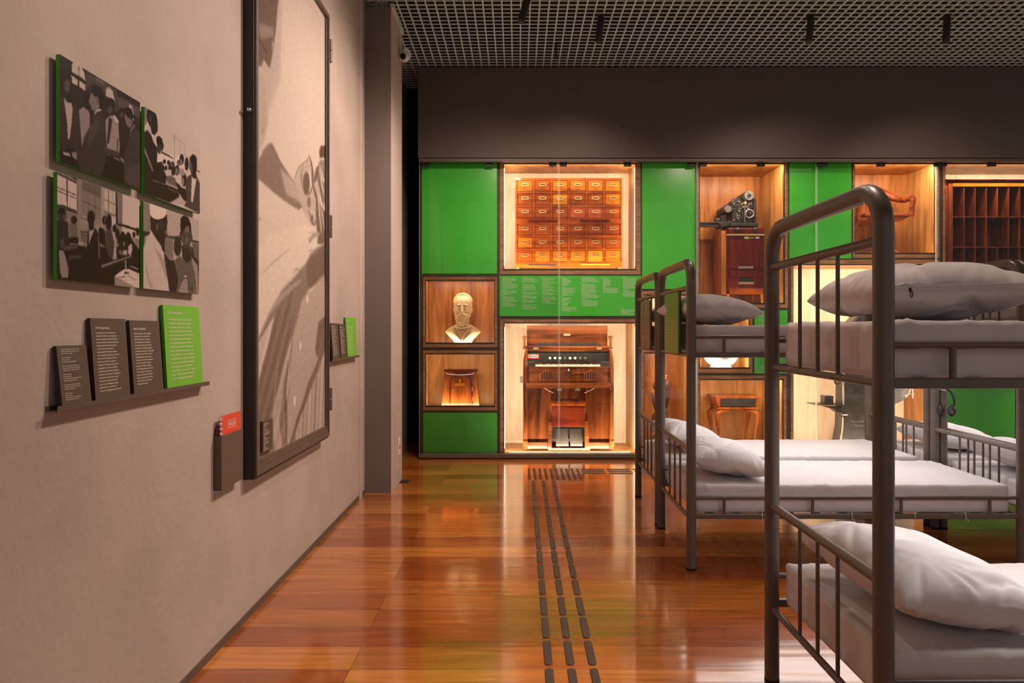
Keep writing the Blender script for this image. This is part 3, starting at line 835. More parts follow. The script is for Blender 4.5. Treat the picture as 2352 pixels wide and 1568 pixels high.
bed_board('hanging_board', 4.43, 4.83, 1.268, 1.655, BX - .030, M['olivegreen'], None, ln, 'green text board hung on the headboard of the middle bunk bed')
ln = []
for u0 in (.03, .21):
    stack(u0, .15, .030, 0, .008, [.5]); stack(u0, .15, .052, .0125, .006, [.95, .95, 1, 1, 1, .9, .6, 0, .9, .95, 1, 1, .5, 0, 1, .6, 0, .9, 1, .5])
bed_board('hanging_board', 5.37, 5.77, 1.268, 1.645, BX - .030, mat('brown_board', (.20, .12, .08), .42), None, ln, 'brown board with two columns of text on the headboard nearest the display case')

# ================================================================== LEFT WALL
def WY(px, xf): return -xf * F / (VX - px) if False else xf * F / (px - VX)
# ---- big hinged frame with the mural photograph
xm = -1.2635
y0, y1 = WY(590, xm), WY(757.5, xm); z0, z1 = .706, 3.537
e = empty('mural_frame', (WX, (y0 + y1) / 2, z0), 'tall dark metal frame on the left wall holding a giant sepia photograph of hands', 'framed mural')
b = MB(); fw = .040
b.box(WX, xm, y0, y0 + fw * .62, z0, z1).box(WX, xm, y1 - fw * .55, y1, z0, z1).box(WX, xm, y0 + .02, y1 - .02, z0, z0 + .030).box(WX, xm, y0 + .02, y1 - .02, z1 - .03, z1)
b.build('frame', M['taupemetal'], e, bevel=.002)
b = MB()
b.box(WX, xm - .012, y0 - .010, y0 - .0, z0 - .012, z1 + .012).box(WX, xm - .012, y1, y1 + .010, z0 - .012, z1 + .012).box(WX, xm - .012, y0, y1, z0 - .012, z0)
b.build('outer_casing', M['softblack'], e, bevel=.001)
b = MB(); b.box(WX + .03, xm - .006, y0 + .02, y1 - .02, z0 + .030, z0 + .052).box(WX + .03, xm - .012, y0 + .02, y1 - .02, z0 + .052, z0 + .072)
b.box(WX + .03, xm - .010, y1 - .045, y1 - .02, z0 + .03, z1 - .03)
b.build('inner_moulding', M['taupemetal'], e, bevel=.002)
for zz in (3.307, 2.118, .95):
    hg = MB().cyl((xm - .006, y1 + .022, zz - .075), (xm - .006, y1 + .022, zz - .003), .017).cyl((xm - .006, y1 + .022, zz + .003), (xm - .006, y1 + .022, zz + .075), .017).box(xm - .03, xm - .012, y1 - .002, y1 + .02, zz - .07, zz + .07)
    hg.build('hinge', M['taupemetal'], e, smooth=True)
MB().cyl((WX + .035, y0 - .012, 2.48), (WX + .035, y0 - .030, 2.48), .010).ell((WX + .035, y0 - .030, 2.48), (.010, .008, .010), 10, 6).build('stud', M['steel'], e, smooth=True)
my0, my1, mz0, mz1, mx_ = y0 + .022, y1 - .045, z0 + .05, z1 - .02, xm - .022

# ---- prints painted as per-vertex tones on a fine sheet
def pip(px, py, poly):
    ins = np.zeros(px.shape, bool); n = len(poly)
    for i in range(n):
        x1, y1_ = poly[i]; x2, y2_ = poly[(i + 1) % n]
        if y1_ == y2_: continue
        c = ((y1_ > py) != (y2_ > py)) & (px < (x2 - x1) * (py - y1_) / (y2_ - y1_) + x1)
        ins ^= c
    return ins
def blur(a, k):
    for _ in range(k):
        p_ = np.pad(a, 1, mode='edge')
        a = (p_[1:-1, 1:-1] * 2 + p_[:-2, 1:-1] + p_[2:, 1:-1] + p_[1:-1, :-2] + p_[1:-1, 2:]) / 6
    return a
def ellp(cx, cy, rx, ry, rot=0, n=18):
    c, s = math.cos(R(rot)), math.sin(R(rot)); o = []
    for k in range(n):
        a = 2 * math.pi * k / n; x, y = rx * math.cos(a), ry * math.sin(a); o.append((cx + x * c - y * s, cy + x * s + y * c))
    return o
def print_sheet(name, xf, ya, yb, za, zb_, bg, shapes, nu, nv, parent, tint=((.012, .007, .005), (.86, .71, .64)), seed=0, extra=None):
    ys_ = np.linspace(ya, yb, nu); zs_ = np.linspace(zb_, za, nv)
    YY, ZZ = np.meshgrid(ys_, zs_)
    PX = VX + xf * F / YY; PY = VY - (ZZ - H) * F / YY          # where each point of the sheet lies in the reference frame
    a = np.full(YY.shape, float(bg))
    for sh in shapes:
        g_, k, (ox, oy, s_), poly = sh
        if isinstance(poly, tuple) and poly and poly[0] == 'e': poly = ellp(*poly[1:])
        m_ = pip(PX, PY, [(ox + x / s_, oy + y / s_) for x, y in poly]).astype(float)
        m_ = blur(m_, k); a = a * (1 - m_) + g_ * m_
    if extra is not None: a = extra(a, PX, PY)
    rs = np.random.RandomState(seed)
    a = blur(a, 1)
    a = np.clip(a + blur(rs.randn(*a.shape), 2) * .035 + rs.randn(*a.shape) * .008, 0, 1)
    lo_, hi_ = np.array(tint[0]), np.array(tint[1])
    lin = a ** (2.4 if extra is None else 1.9)
    col_ = lo_ + (hi_ - lo_) * lin[..., None]
    off = parent_loc(parent)
    vs = [(xf - off.x, y_ - off.y, z_ - off.z) for z_ in zs_ for y_ in ys_]
    fs = [(j * nu + i, (j + 1) * nu + i, (j + 1) * nu + i + 1, j * nu + i + 1) for j in range(nv - 1) for i in range(nu - 1)]
    me = bpy.data.meshes.new(name); me.from_pydata(vs, [], fs)
    at_ = me.color_attributes.new('tone', 'FLOAT_COLOR', 'POINT')
    buf = np.ones((nu * nv, 4), np.float32); buf[:, :3] = col_.reshape(-1, 3); at_.data.foreach_set('color', buf.ravel())
    me.materials.append(M['print'])
    o = bpy.data.objects.new(name, me); C.objects.link(o); o.parent = parent
    return o

M1, M2 = (540, 0, 2.8), (540, 560, 2.614)
mural = [
 (.64, 12, M1, [(152, 0), (300, 0), (290, 500), (152, 900)]),
 (.25, 1, M1, [(140, -300), (330, -300), (300, -60), (275, 20), (262, 190), (245, 320), (225, 435), (200, 410), (185, 380), (170, 425), (140, 425)]),
 (.44, 5, M1, [(155, 150), (250, 175), (245, 235), (160, 250)]),
 (.14, 0, M1, [(155, 240), (212, 345), (202, 356), (155, 262)]),
 (.60, 1, M1, [(238, 265), (247, 270), (243, 330), (236, 320)]),
 (.60, 3, M1, [(140, 460), (175, 470), (205, 660), (212, 780), (190, 900), (140, 1000)]),
 (.50, 1, M1, ('e', 180, 840, 8, 22)),
 (.36, 2, M1, [(140, 1050), (185, 960), (215, 925), (240, 920), (290, 1030), (345, 1120), (378, 1165), (430, 1240), (435, 1310), (410, 1350), (380, 1335), (330, 1300), (250, 1240), (140, 1140)]),
 (.58, 7, M1, [(290, 1080), (378, 1165), (430, 1260), (420, 1300), (330, 1250)]),
 (.62, 3, M1, [(385, 1170), (410, 1080), (455, 1045), (475, 1000), (492, 1060), (505, 1110), (520, 1100), (545, 1250), (525, 1430), (480, 1440), (430, 1340)]),
 (.24, 2, M1, ('e', 458, 1180, 22, 76)),
 (.28, 1, M1, [(490, 1040), (505, 1180), (528, 1260), (542, 1400), (560, 1568), (530, 1568), (520, 1400), (518, 1280), (492, 1180)]),
 (.36, 1, M1, ('e', 475, 1300, 13, 36)),
 (.36, 2, M1, ('e', 505, 1412, 20, 38)),
 (.42, 3, M1, [(520, 1100), (545, 1030), (600, 1020), (600, 1320), (560, 1300), (525, 1150)]),
 (.68, 2, M1, [(540, 1090), (560, 1100), (580, 1180), (560, 1160)]),
 (.15, 1, M1, [(540, 975), (550, 940), (570, 935), (600, 945), (600, 1060), (570, 1010), (545, 1015)]),
 (.25, 1, M1, [(502, 1180), (520, 1080), (537, 1068), (524, 1160)]),
 (.30, 2, M1, [(540, 1300), (556, 1480), (540, 1568), (600, 1568), (600, 1400)]),
 (.34, 1, M1, ('e', 158, 1408, 5, 10)),
 # forearm and hand of the lower arm
 (.78, 6, M2, [(140, 40), (200, -60), (440, -120), (500, -60), (480, 40), (440, 110), (350, 170), (280, 260), (150, 540), (130, 560)]),
 (.52, 1, M1, [(470, 1540), (500, 1500), (540, 1490), (545, 1510), (505, 1530), (480, 1568)]),
 (.38, 4, M2, [(130, 590), (200, 430), (280, 280), (360, 195), (430, 110), (450, 60), (495, 20), (600, -20), (600, 1300), (130, 1400)]),
 (.34, 8, M2, [(145, 900), (220, 500), (300, 300), (350, 250), (330, 560), (280, 800), (230, 1000), (150, 1250)]),
 (.70, 1, M2, [(138, 600), (165, 550), (236, 428), (200, 600), (165, 720), (138, 840)]),
 (.66, 4, M2, [(345, 560), (400, 340), (430, 290), (530, 190), (545, 240), (545, 430), (500, 700), (440, 830), (400, 970), (330, 1200), (305, 1240), (320, 900)]),
 (.62, 3, M2, [(225, 1020), (300, 700), (338, 560), (320, 900), (295, 1060), (305, 1230), (235, 1270)]),
 (.42, 1, M2, [(262, 1060), (285, 900), (300, 760), (295, 1060), (300, 1200), (285, 1220)]),
 (.28, 3, M2, [(430, 110), (540, 0), (600, -40), (600, 100), (520, 190), (450, 265), (430, 240)]),
 (.80, 1, M2, [(438, 280), (465, 262), (480, 250), (470, 275), (445, 292)]),
 (.36, 2, M2, [(500, 470), (545, 430), (545, 620), (505, 720), (480, 640)]),
 (.64, 3, M2, [(345, 1200), (400, 1000), (440, 900), (500, 760), (545, 620), (545, 1130), (340, 1240)]),
 (.66, 2, M2, ('e', 510, 430, 22, 14)),
 (.34, 1, M2, [(545, 540), (548, 600), (445, 900), (385, 1060), (335, 1222), (322, 1222), (372, 1040), (432, 885)]),
 (.88, 0, M2, ('e', 435, 330, 8, 24)), (.88, 0, M2, ('e', 392, 612, 7, 26)), (.88, 0, M2, ('e', 357, 940, 8, 30)),
]
def stroke(pts, w_, taper=True):
    L_, R_ = [], []
    n = len(pts)
    for i, (x, y) in enumerate(pts):
        a_, b_ = pts[max(0, i - 1)], pts[min(n - 1, i + 1)]
        dx, dy = b_[0] - a_[0], b_[1] - a_[1]; l_ = math.hypot(dx, dy) or 1
        ww_ = w_ / 2 * ((.35 if i in (0, n - 1) else 1) if taper else 1)
        L_.append((x - dy / l_ * ww_, y + dx / l_ * ww_)); R_.append((x + dy / l_ * ww_, y - dx / l_ * ww_))
    return L_ + R_[::-1]
mural += [
 (.40, 0, M1, stroke([(380, 1165), (395, 1112), (412, 1072), (440, 1047), (465, 1030), (478, 998)], 7)),
 (.26, 0, M1, stroke([(478, 998), (490, 1045), (500, 1105), (503, 1180)], 9)),
 (.42, 0, M1, stroke([(440, 1060), (428, 1100), (425, 1160), (435, 1230)], 8)),
 (.72, 1, M1, stroke([(470, 1080), (486, 1140), (488, 1200), (478, 1250)], 12)),
 (.30, 0, M1, stroke([(462, 1260), (482, 1240), (496, 1200)], 10)),
 (.70, 1, M1, stroke([(470, 1370), (500, 1360), (515, 1400), (500, 1440)], 14)),
 (.30, 0, M1, stroke([(470, 1345), (485, 1390), (505, 1450), (520, 1450)], 8)),
 (.28, 0, M1, stroke([(395, 1325), (415, 1340), (435, 1320)], 10)),
 (.62, 1, M1, stroke([(548, 1060), (552, 1120), (560, 1200), (575, 1260)], 12)),
 (.22, 0, M1, stroke([(530, 1090), (540, 1160), (555, 1240), (570, 1330)], 7)),
 (.20, 0, M1, stroke([(556, 965), (545, 990), (548, 1015)], 7)),
 (.55, 1, M1, stroke([(545, 1290), (560, 1380), (575, 1480)], 14)),
 (.55, 2, M1, stroke([(470, 1500), (500, 1495), (545, 1500)], 8)),
 (.40, 1, M2, stroke([(350, 165), (372, 150), (395, 165), (425, 130), (440, 90)], 9)),
 (.45, 1, M2, stroke([(440, 45), (462, 35), (485, 42)], 7)),
 (.45, 1, M2, stroke([(150, 190), (230, 110), (330, 30)], 6)),
 (.55, 3, M2, stroke([(200, 430), (270, 330), (340, 260), (400, 215)], 26)),
 (.50, 1, M2, stroke([(262, 700), (240, 860), (232, 1000)], 10)),
 (.30, 1, M2, stroke([(318, 700), (300, 900), (305, 1050), (310, 1230)], 14)),
]
def shirt(a, PX, PY):
    # printed stripes and soft folds of the shirt in the photograph
    x = (PX - 540) * 2.614; y = (PY - 560) * 2.614
    t = (y - 200) / 1000
    m_ = pip(x, y, [(400, 340), (430, 285), (530, 190), (545, 240), (545, 460), (470, 760), (420, 940), (330, 1210), (310, 1100), (345, 560)]).astype(float)
    ph = (x + 95 * t + 40 * t * t) / (10.5)
    a = a - m_ * .13 * (np.sin(ph * 2 * math.pi) > .25) 
    m2 = pip(x, y, [(345, 1200), (400, 1000), (500, 760), (545, 620), (545, 1130), (340, 1240)]).astype(float)
    a = a - m2 * .11 * (np.sin((x + 40 * t) / 23 * 2 * math.pi) > .3) - m2 * .05 * np.sin((x + 30 * t) / 61 * 2 * math.pi)
    m3 = pip(x, y, [(140, 600), (350, 250), (330, 900), (300, 1250), (140, 1330)]).astype(float)
    a = a + m3 * .05 * np.sin((x + 260 * t) / 47 * 2 * math.pi)
    return a
print_sheet('photograph', mx_, my0, my1, mz0, mz1, .74, mural, 150, 520, e, tint=((.085, .042, .028), (.95, .82, .72)), seed=5, extra=shirt)
# caption plate on the mural
cy0, cy1 = WY(603, mx_ + .012), WY(625.5, mx_ + .012)
cz1, cz0 = Z(968, cy0), Z(1040, cy0)
cp = MB().box(mx_ + .001, mx_ + .014, cy0, cy1, cz0, cz1).build('caption_plate', M['taupe'], e)
ln = []; v = .012
rv = random.Random(5)
for q in [.98, .98, .62, 0, .48, .42, .8, 0, .95, 1, .95, 0, .4, .36, .95, .7, 0, .95, 1, .65, 0, .4, .45, .9, .72]:
    if q: ln.append((filler(1, int(34 * q), False), .010, v, (cy1 - cy0 - .02) * q, .0046)); v += .0061
    else: v += .0036
lt = lettering(ln, (mx_ + .014, cy0, cz1), (0, 1, 0), (0, 0, -1), M['ink'], cp)

# ---- four mounted photographs
PH1, PH2, PH3, PH4 = (120, 110, 4.61), (320, 230, 5.807), (115, 385, 5.502), (318, 450, 6.533)
P1 = [
 (.10, 2, PH1, [(60, 50), (205, 150), (205, 470), (60, 500)]),
 (.30, 4, PH1, [(355, 240), (560, 360), (690, 450), (690, 700), (560, 520), (440, 390), (355, 440)]),
 (.40, 1, PH1, [(460, 305), (552, 365), (550, 402), (460, 345)]),
 (.34, 4, PH1, [(690, 510), (800, 560), (930, 640), (930, 760), (800, 640), (700, 700)]),
 (.78, 0, PH1, [(205, 170), (222, 152), (250, 150), (310, 200), (340, 260), (352, 350), (290, 300), (278, 292), (205, 252)]),
 (.78, 0, PH1, [(195, 288), (270, 335), (270, 400), (210, 368)]), (.78, 0, PH1, [(285, 347), (352, 388), (352, 455), (285, 412)]),
 (.14, 0, PH1, [(280, 200), (286, 200), (282, 300), (276, 300)]),
 (.76, 0, PH1, [(570, 450), (578, 425), (600, 415), (640, 455), (664, 565), (625, 540), (570, 510)]),
 (.70, 0, PH1, [(806, 612), (822, 597), (845, 612), (858, 660), (863, 710), (840, 690), (812, 650)]), (.70, 0, PH1, [(849, 727), (865, 737), (863, 776), (850, 765)]),
 (.22, 1, PH1, [(70, 510), (120, 515), (165, 960), (190, 965), (212, 580), (275, 640), (300, 900), (300, 1085), (70, 1085)]),
 (.09, 1, PH1, ('e', 160, 330, 50, 50)), (.36, 2, PH1, ('e', 157, 400, 36, 66)), (.10, 1, PH1, ('e', 178, 530, 32, 55)), (.20, 1, PH1, ('e', 135, 400, 12, 12)), (.20, 1, PH1, ('e', 178, 408, 12, 12)),
 (.72, 0, PH1, [(122, 520), (160, 578), (204, 582), (216, 650), (205, 800), (185, 965), (165, 965), (158, 800)]),
 (.58, 1, PH1, [(282, 655), (345, 615), (385, 670), (400, 700), (397, 840), (335, 960), (314, 1062), (302, 920), (290, 760)]),
 (.09, 1, PH1, ('e', 370, 560, 42, 92)),
 (.24, 1, PH1, [(430, 735), (460, 700), (522, 662), (560, 740), (585, 900), (592, 1100), (560, 1400), (290, 1300), (262, 1180), (272, 1070), (330, 1062), (330, 960), (395, 840)]),
 (.30, 3, PH1, [(420, 800), (480, 740), (500, 800), (440, 960), (370, 1060), (380, 960)]),
 (.50, 1, PH1, [(410, 475), (430, 480), (490, 515), (500, 640), (450, 668), (420, 655), (412, 620), (385, 570)]),
 (.08, 1, PH1, [(415, 400), (440, 388), (490, 405), (535, 440), (555, 520), (542, 640), (502, 640), (495, 560), (480, 515), (450, 520), (420, 470)]), (.42, 1, PH1, ('e', 480, 555, 14, 40)),
 (.80, 0, PH1, [(440, 718), (455, 670), (480, 650), (522, 648), (520, 662), (475, 675), (452, 700)]),
 (.60, 1, PH1, [(565, 760), (600, 722), (650, 712), (710, 790), (728, 960), (708, 1110), (580, 1060), (565, 850)]), (.18, 1, PH1, [(600, 730), (636, 760), (600, 1010), (580, 1010)]), (.22, 0, PH1, [(690, 960), (700, 960), (690, 1110), (680, 1110)]),
 (.09, 1, PH1, ('e', 615, 600, 52, 70)), (.32, 1, PH1, ('e', 612, 655, 28, 45)), (.80, 0, PH1, [(645, 715), (665, 715), (710, 785), (700, 803), (665, 770)]),
 (.16, 2, PH1, [(700, 790), (790, 760), (800, 1150), (720, 1130)]), (.12, 1, PH1, ('e', 735, 670, 34, 40)), (.34, 1, PH1, ('e', 735, 705, 15, 25)),
 (.25, 1, PH1, [(825, 880), (870, 815), (925, 900), (935, 1500), (770, 1420), (760, 1180), (800, 1000)]), (.30, 2, PH1, [(770, 1270), (925, 1230), (935, 1500), (760, 1420)]),
 (.46, 1, PH1, [(766, 690), (800, 735), (835, 745), (852, 800), (825, 855), (790, 820), (765, 745)]), (.08, 1, PH1, [(765, 640), (800, 622), (845, 655), (862, 740), (845, 760), (800, 730), (770, 690)]), (.75, 0, PH1, [(822, 885), (868, 812), (872, 822), (832, 880)]),
 (.10, 2, PH1, [(70, 1085), (230, 1060), (262, 1180), (300, 1290), (70, 1210)]), (.11, 2, PH1, [(575, 1120), (750, 1200), (768, 1420), (525, 1370), (560, 1200)]),
 (.55, 0, PH1, [(203, 1105), (260, 1098), (263, 1186), (225, 1165), (208, 1140)]), (.66, 0, PH1, [(110, 1094), (186, 1115), (190, 1150), (120, 1132)]),
 (.62, 0, PH1, [(575, 1118), (622, 1138), (618, 1146), (577, 1126)]), (.62, 0, PH1, [(655, 1150), (716, 1186), (712, 1197), (655, 1163)]), (.52, 0, PH1, [(712, 1150), (756, 1178), (757, 1226), (730, 1195)]), (.3, 0, PH1, [(570, 1080), (700, 1110), (712, 1150), (640, 1130), (570, 1100)]),
]
P2 = [
 (.52, 3, PH2, [(60, 60), (112, 110), (105, 300), (60, 360)]),
 (.88, 8, PH2, [(240, 700), (600, 750), (640, 900), (240, 900)]),
 (.12, 1, PH2, [(300, 685), (455, 770), (452, 783), (290, 702)]),
 (.58, 0, PH2, [(462, 455), (471, 455), (473, 830), (465, 830)]), (.66, 0, PH2, [(475, 480), (610, 590), (608, 598), (475, 489)]), (.68, 0, PH2, [(537, 545), (542, 545), (542, 720), (537, 720)]), (.64, 0, PH2, [(608, 590), (614, 590), (613, 760), (608, 760)]),
 (.14, 0, PH2, [(758, 928), (808, 955), (806, 968), (758, 940)]),
 (.40, 1, PH2, [(185, 610), (240, 640), (238, 700), (215, 820), (190, 760)]),
 (.11, 1, PH2, [(228, 490), (262, 475), (300, 510), (327, 610), (302, 690), (290, 600), (240, 602), (226, 540)]), (.26, 1, PH2, [(235, 600), (285, 580), (305, 650), (270, 722), (240, 690)]),
 (.14, 1, PH2, [(60, 430), (110, 395), (160, 470), (190, 560), (240, 640), (235, 840), (340, 960), (362, 1015), (350, 1125), (190, 1055), (60, 1000)]),
 (.50, 0, PH2, [(66, 600), (82, 650), (150, 830), (190, 945), (172, 950), (66, 690)]),
 (.75, 0, PH2, [(105, 320), (130, 325), (150, 380), (172, 460), (160, 472), (118, 380)]),
 (.13, 0, PH2, [(140, 215), (232, 210), (246, 330), (244, 425), (228, 430), (210, 466), (170, 452), (150, 360), (112, 290)]),
 (.08, 1, PH2, [(98, 220), (108, 130), (140, 108), (200, 150), (232, 215), (225, 262), (170, 225), (140, 220), (115, 295)]), (.30, 1, PH2, ('e', 150, 250, 12, 42)),
 (.18, 1, PH2, [(235, 830), (300, 820), (340, 900), (330, 960), (280, 920)]),
] + [(.15, 1, PH2, ('e',) + t) for t in ((335, 820, 22, 32), (390, 835, 22, 35), (440, 875, 32, 58), (355, 905, 20, 35), (405, 905, 20, 40), (500, 935, 32, 66), (523, 840, 20, 42), (565, 790, 30, 72), (632, 850, 28, 88), (597, 1060, 34, 92))] + [
 (.50, 1, PH2, ('e', 557, 830, 17, 45)), (.52, 1, PH2, ('e', 497, 945, 18, 42)), (.52, 1, PH2, ('e', 582, 1085, 17, 55)), (.5, 1, PH2, ('e', 437, 865, 12, 25)), (.5, 1, PH2, ('e', 522, 850, 12, 25)),
 (.78, 2, PH2, [(340, 940), (430, 925), (440, 1000), (400, 1012), (350, 975)]), (.62, 1, PH2, [(540, 900), (590, 925), (610, 1000), (560, 1010), (530, 980)]), (.12, 1, PH2, [(430, 910), (470, 900), (470, 1000), (430, 1000)]),
 (.15, 2, PH2, [(60, 960), (190, 1040), (350, 1120), (540, 1200), (530, 1330), (420, 1370), (60, 1250)]),
 (.42, 1, PH2, [(360, 1010), (430, 1010), (475, 1040), (495, 1100), (545, 1130), (560, 1190), (480, 1150), (420, 1120), (360, 1080)]),
 (.55, 0, PH2, [(350, 1085), (500, 1150), (505, 1168), (350, 1108)]), (.45, 0, PH2, [(180, 1060), (350, 1120), (350, 1130), (180, 1072)]), (.40, 0, PH2, [(380, 1175), (520, 1228), (522, 1240), (380, 1188)]),
 (.72, 2, PH2, [(390, 1375), (470, 1330), (530, 1290), (545, 1200), (575, 1300), (612, 1398)]),
 (.16, 1, PH2, [(480, 1080), (560, 1160), (640, 1200), (690, 1350), (600, 1345), (540, 1250)]),
 (.30, 2, PH2, [(615, 1150), (640, 1020), (700, 985), (760, 1000), (808, 1110), (808, 1520), (600, 1410), (640, 1300)]), (.15, 1, PH2, [(700, 950), (765, 980), (752, 1055), (705, 1015)]),
 (.82, 0, PH2, [(700, 1015), (722, 1045), (762, 1048), (742, 1170), (712, 1366), (690, 1345), (695, 1150)]),
 (.34, 1, PH2, [(670, 800), (712, 850), (718, 960), (692, 985), (665, 900)]), (.10, 1, PH2, [(670, 770), (710, 722), (745, 735), (768, 780), (765, 930), (735, 1015), (712, 980), (705, 850), (672, 800)]),
]
P3 = [
 (.82, 0, PH3, [(85, 60), (335, 185), (335, 540), (85, 470)]), (.28, 0, PH3, [(85, 462), (160, 470), (335, 540), (335, 580), (220, 545), (85, 510)]),
 (.22, 0, PH3, [(225, 85), (340, 135), (330, 165)]),
] + [(.30, 0, PH3, q) for q in ([(209, 90), (221, 98), (221, 520), (210, 515)], [(85, 55), (335, 180), (335, 204), (85, 80)], [(85, 238), (335, 343), (335, 355), (85, 250)], [(85, 283), (335, 385), (335, 395), (85, 294)])] + [
 (.58, 1, PH3, [(335, 120), (400, 150), (400, 920), (350, 900)]), (.40, 0, PH3, [(345, 140), (352, 143), (350, 600), (343, 600)]),
 (.44, 2, PH3, [(400, 160), (642, 240), (642, 380), (400, 300)]), (.54, 3, PH3, [(400, 280), (642, 380), (642, 670), (400, 620)]), (.62, 2, PH3, [(400, 600), (642, 670), (642, 780), (390, 780)]),
] + [(.38, 0, PH3, q) for q in ([(484, 190), (491, 192), (491, 640), (484, 636)], [(566, 215), (573, 218), (573, 660), (566, 655)], [(400, 230), (642, 368), (642, 378), (400, 242)], [(400, 415), (642, 520), (642, 531), (400, 427)], [(388, 625), (475, 655), (475, 665), (388, 635)], [(565, 680), (642, 700), (642, 710), (565, 690)])] + [
 (.66, 0, PH3, [(648, 240), (680, 250), (680, 760), (648, 760)]), (.78, 3, PH3, [(680, 260), (832, 310), (828, 600), (680, 540)]),
 (.40, 0, PH3, [(736, 285), (743, 287), (743, 570), (736, 565)]), (.55, 0, PH3, [(790, 300), (795, 302), (795, 590), (790, 585)]), (.40, 0, PH3, [(680, 395), (825, 463), (825, 472), (680, 404)]), (.40, 0, PH3, [(680, 540), (825, 600), (825, 609), (680, 549)]),
 (.80, 1, PH3, [(780, 610), (830, 620), (830, 760), (780, 740)]), (.20, 0, PH3, [(828, 310), (848, 315), (858, 720), (832, 720)]), (.50, 0, PH3, [(862, 315), (912, 330), (910, 705), (866, 705)]),
 (.82, 2, PH3, [(915, 330), (1135, 405), (1135, 900), (905, 850), (915, 700)]), (.18, 0, PH3, [(858, 704), (915, 711), (1092, 770), (1092, 800), (920, 745), (860, 735)]),
 (.14, 3, PH3, [(60, 960), (240, 960), (470, 1000), (870, 1000), (870, 850), (1000, 860), (1135, 1050), (1135, 1530), (60, 1420)]),
 (.42, 2, PH3, [(380, 820), (475, 830), (475, 940), (400, 930)]), (.18, 0, PH3, [(385, 800), (475, 812), (475, 825), (385, 815)]),
 (.20, 1, PH3, [(85, 660), (140, 650), (225, 690), (240, 960), (150, 1010), (85, 1040)]), (.24, 1, PH3, ('e', 148, 590, 58, 82)), (.34, 1, PH3, ('e', 185, 620, 25, 40)), (.12, 1, PH3, ('e', 140, 550, 48, 40)),
 (.46, 1, PH3, [(240, 720), (290, 690), (340, 700), (350, 880), (250, 890)]), (.16, 1, PH3, ('e', 302, 660, 40, 52)), (.12, 1, PH3, [(240, 880), (355, 880), (355, 960), (240, 960)]),
 (.60, 1, PH3, [(108, 1040), (165, 1045), (195, 1120), (232, 1270), (230, 1390), (150, 1392), (125, 1310)]), (.34, 1, PH3, [(135, 900), (165, 895), (180, 985), (350, 985), (350, 1020), (190, 1050), (130, 990)]), (.30, 1, PH3, [(235, 1105), (400, 1100), (400, 1145), (235, 1160)]),
 (.66, 0, PH3, ('e', 390, 955, 38, 24)), (.5, 0, PH3, ('e', 280, 965, 45, 12)),
 (.13, 1, PH3, [(480, 800), (500, 780), (570, 765), (622, 860), (645, 1150), (620, 1260), (460, 1250), (470, 950)]), (.70, 0, PH3, [(495, 800), (562, 778), (520, 880), (490, 975)]), (.42, 1, PH3, [(605, 850), (622, 860), (632, 1150), (612, 1150)]),
 (.12, 1, PH3, ('e', 517, 630, 48, 90)), (.12, 1, PH3, ('e', 520, 730, 35, 58)),
 (.12, 1, PH3, [(612, 780), (640, 750), (690, 790), (705, 1000), (625, 950)]), (.30, 1, PH3, [(700, 800), (770, 785), (835, 870), (842, 1155), (790, 1165), (740, 1120), (705, 1000)]), (.70, 0, PH3, [(775, 790), (815, 830), (838, 920), (840, 1158), (792, 1158), (815, 950)]),
 (.16, 1, PH3, ('e', 685, 665, 28, 58)), (.11, 1, PH3, ('e', 742, 690, 37, 102)), (.4, 1, PH3, ('e', 695, 660, 10, 25)),
 (.18, 1, PH3, [(870, 880), (960, 890), (950, 1040), (880, 1060)]), (.12, 1, PH3, [(850, 850), (885, 860), (880, 960), (850, 960)]),
] + [(.13, 1, PH3, ('e',) + t) for t in ((815, 765, 26, 48), (852, 830, 26, 60), (920, 870, 32, 66), (988, 880, 35, 66), (1060, 845, 20, 36), (1106, 810, 20, 56))] + [
 (.72, 1, PH3, [(925, 1045), (975, 1040), (972, 1105), (925, 1100)]), (.76, 1, PH3, [(990, 985), (1032, 955), (1042, 1040), (1012, 1115), (985, 1080)]), (.45, 1, PH3, [(870, 1030), (925, 1070), (920, 1110), (870, 1090)]), (.55, 0, PH3, ('e', 935, 960, 8, 35)), (.62, 0, PH3, ('e', 1070, 915, 14, 40)),
 (.56, 0, PH3, [(648, 1232), (1032, 1105), (1036, 1117), (652, 1262)]), (.26, 1, PH3, [(652, 1262), (1036, 1118), (1036, 1135), (660, 1285)]),
 (.70, 0, PH3, [(945, 1170), (960, 1170), (968, 1290), (952, 1290)]), (.6, 0, PH3, [(1010, 1235), (1110, 1270), (1110, 1290), (1010, 1250)]),
 (.84, 0, PH3, [(815, 1365), (860, 1335), (930, 1285), (1000, 1280), (1135, 1340), (1135, 1535), (815, 1492)]), (.62, 1, PH3, [(815, 1368), (860, 1385), (960, 1450), (1110, 1520), (815, 1492)]), (.30, 0, PH3, ('e', 965, 1328, 35, 14)), (.35, 0, PH3, ('e', 905, 1375, 45, 12)), (.88, 0, PH3, ('e', 893, 1352, 42, 26)),
 (.4, 0, PH3, [(985, 1365), (992, 1362), (1085, 1418), (1080, 1424)]),
]
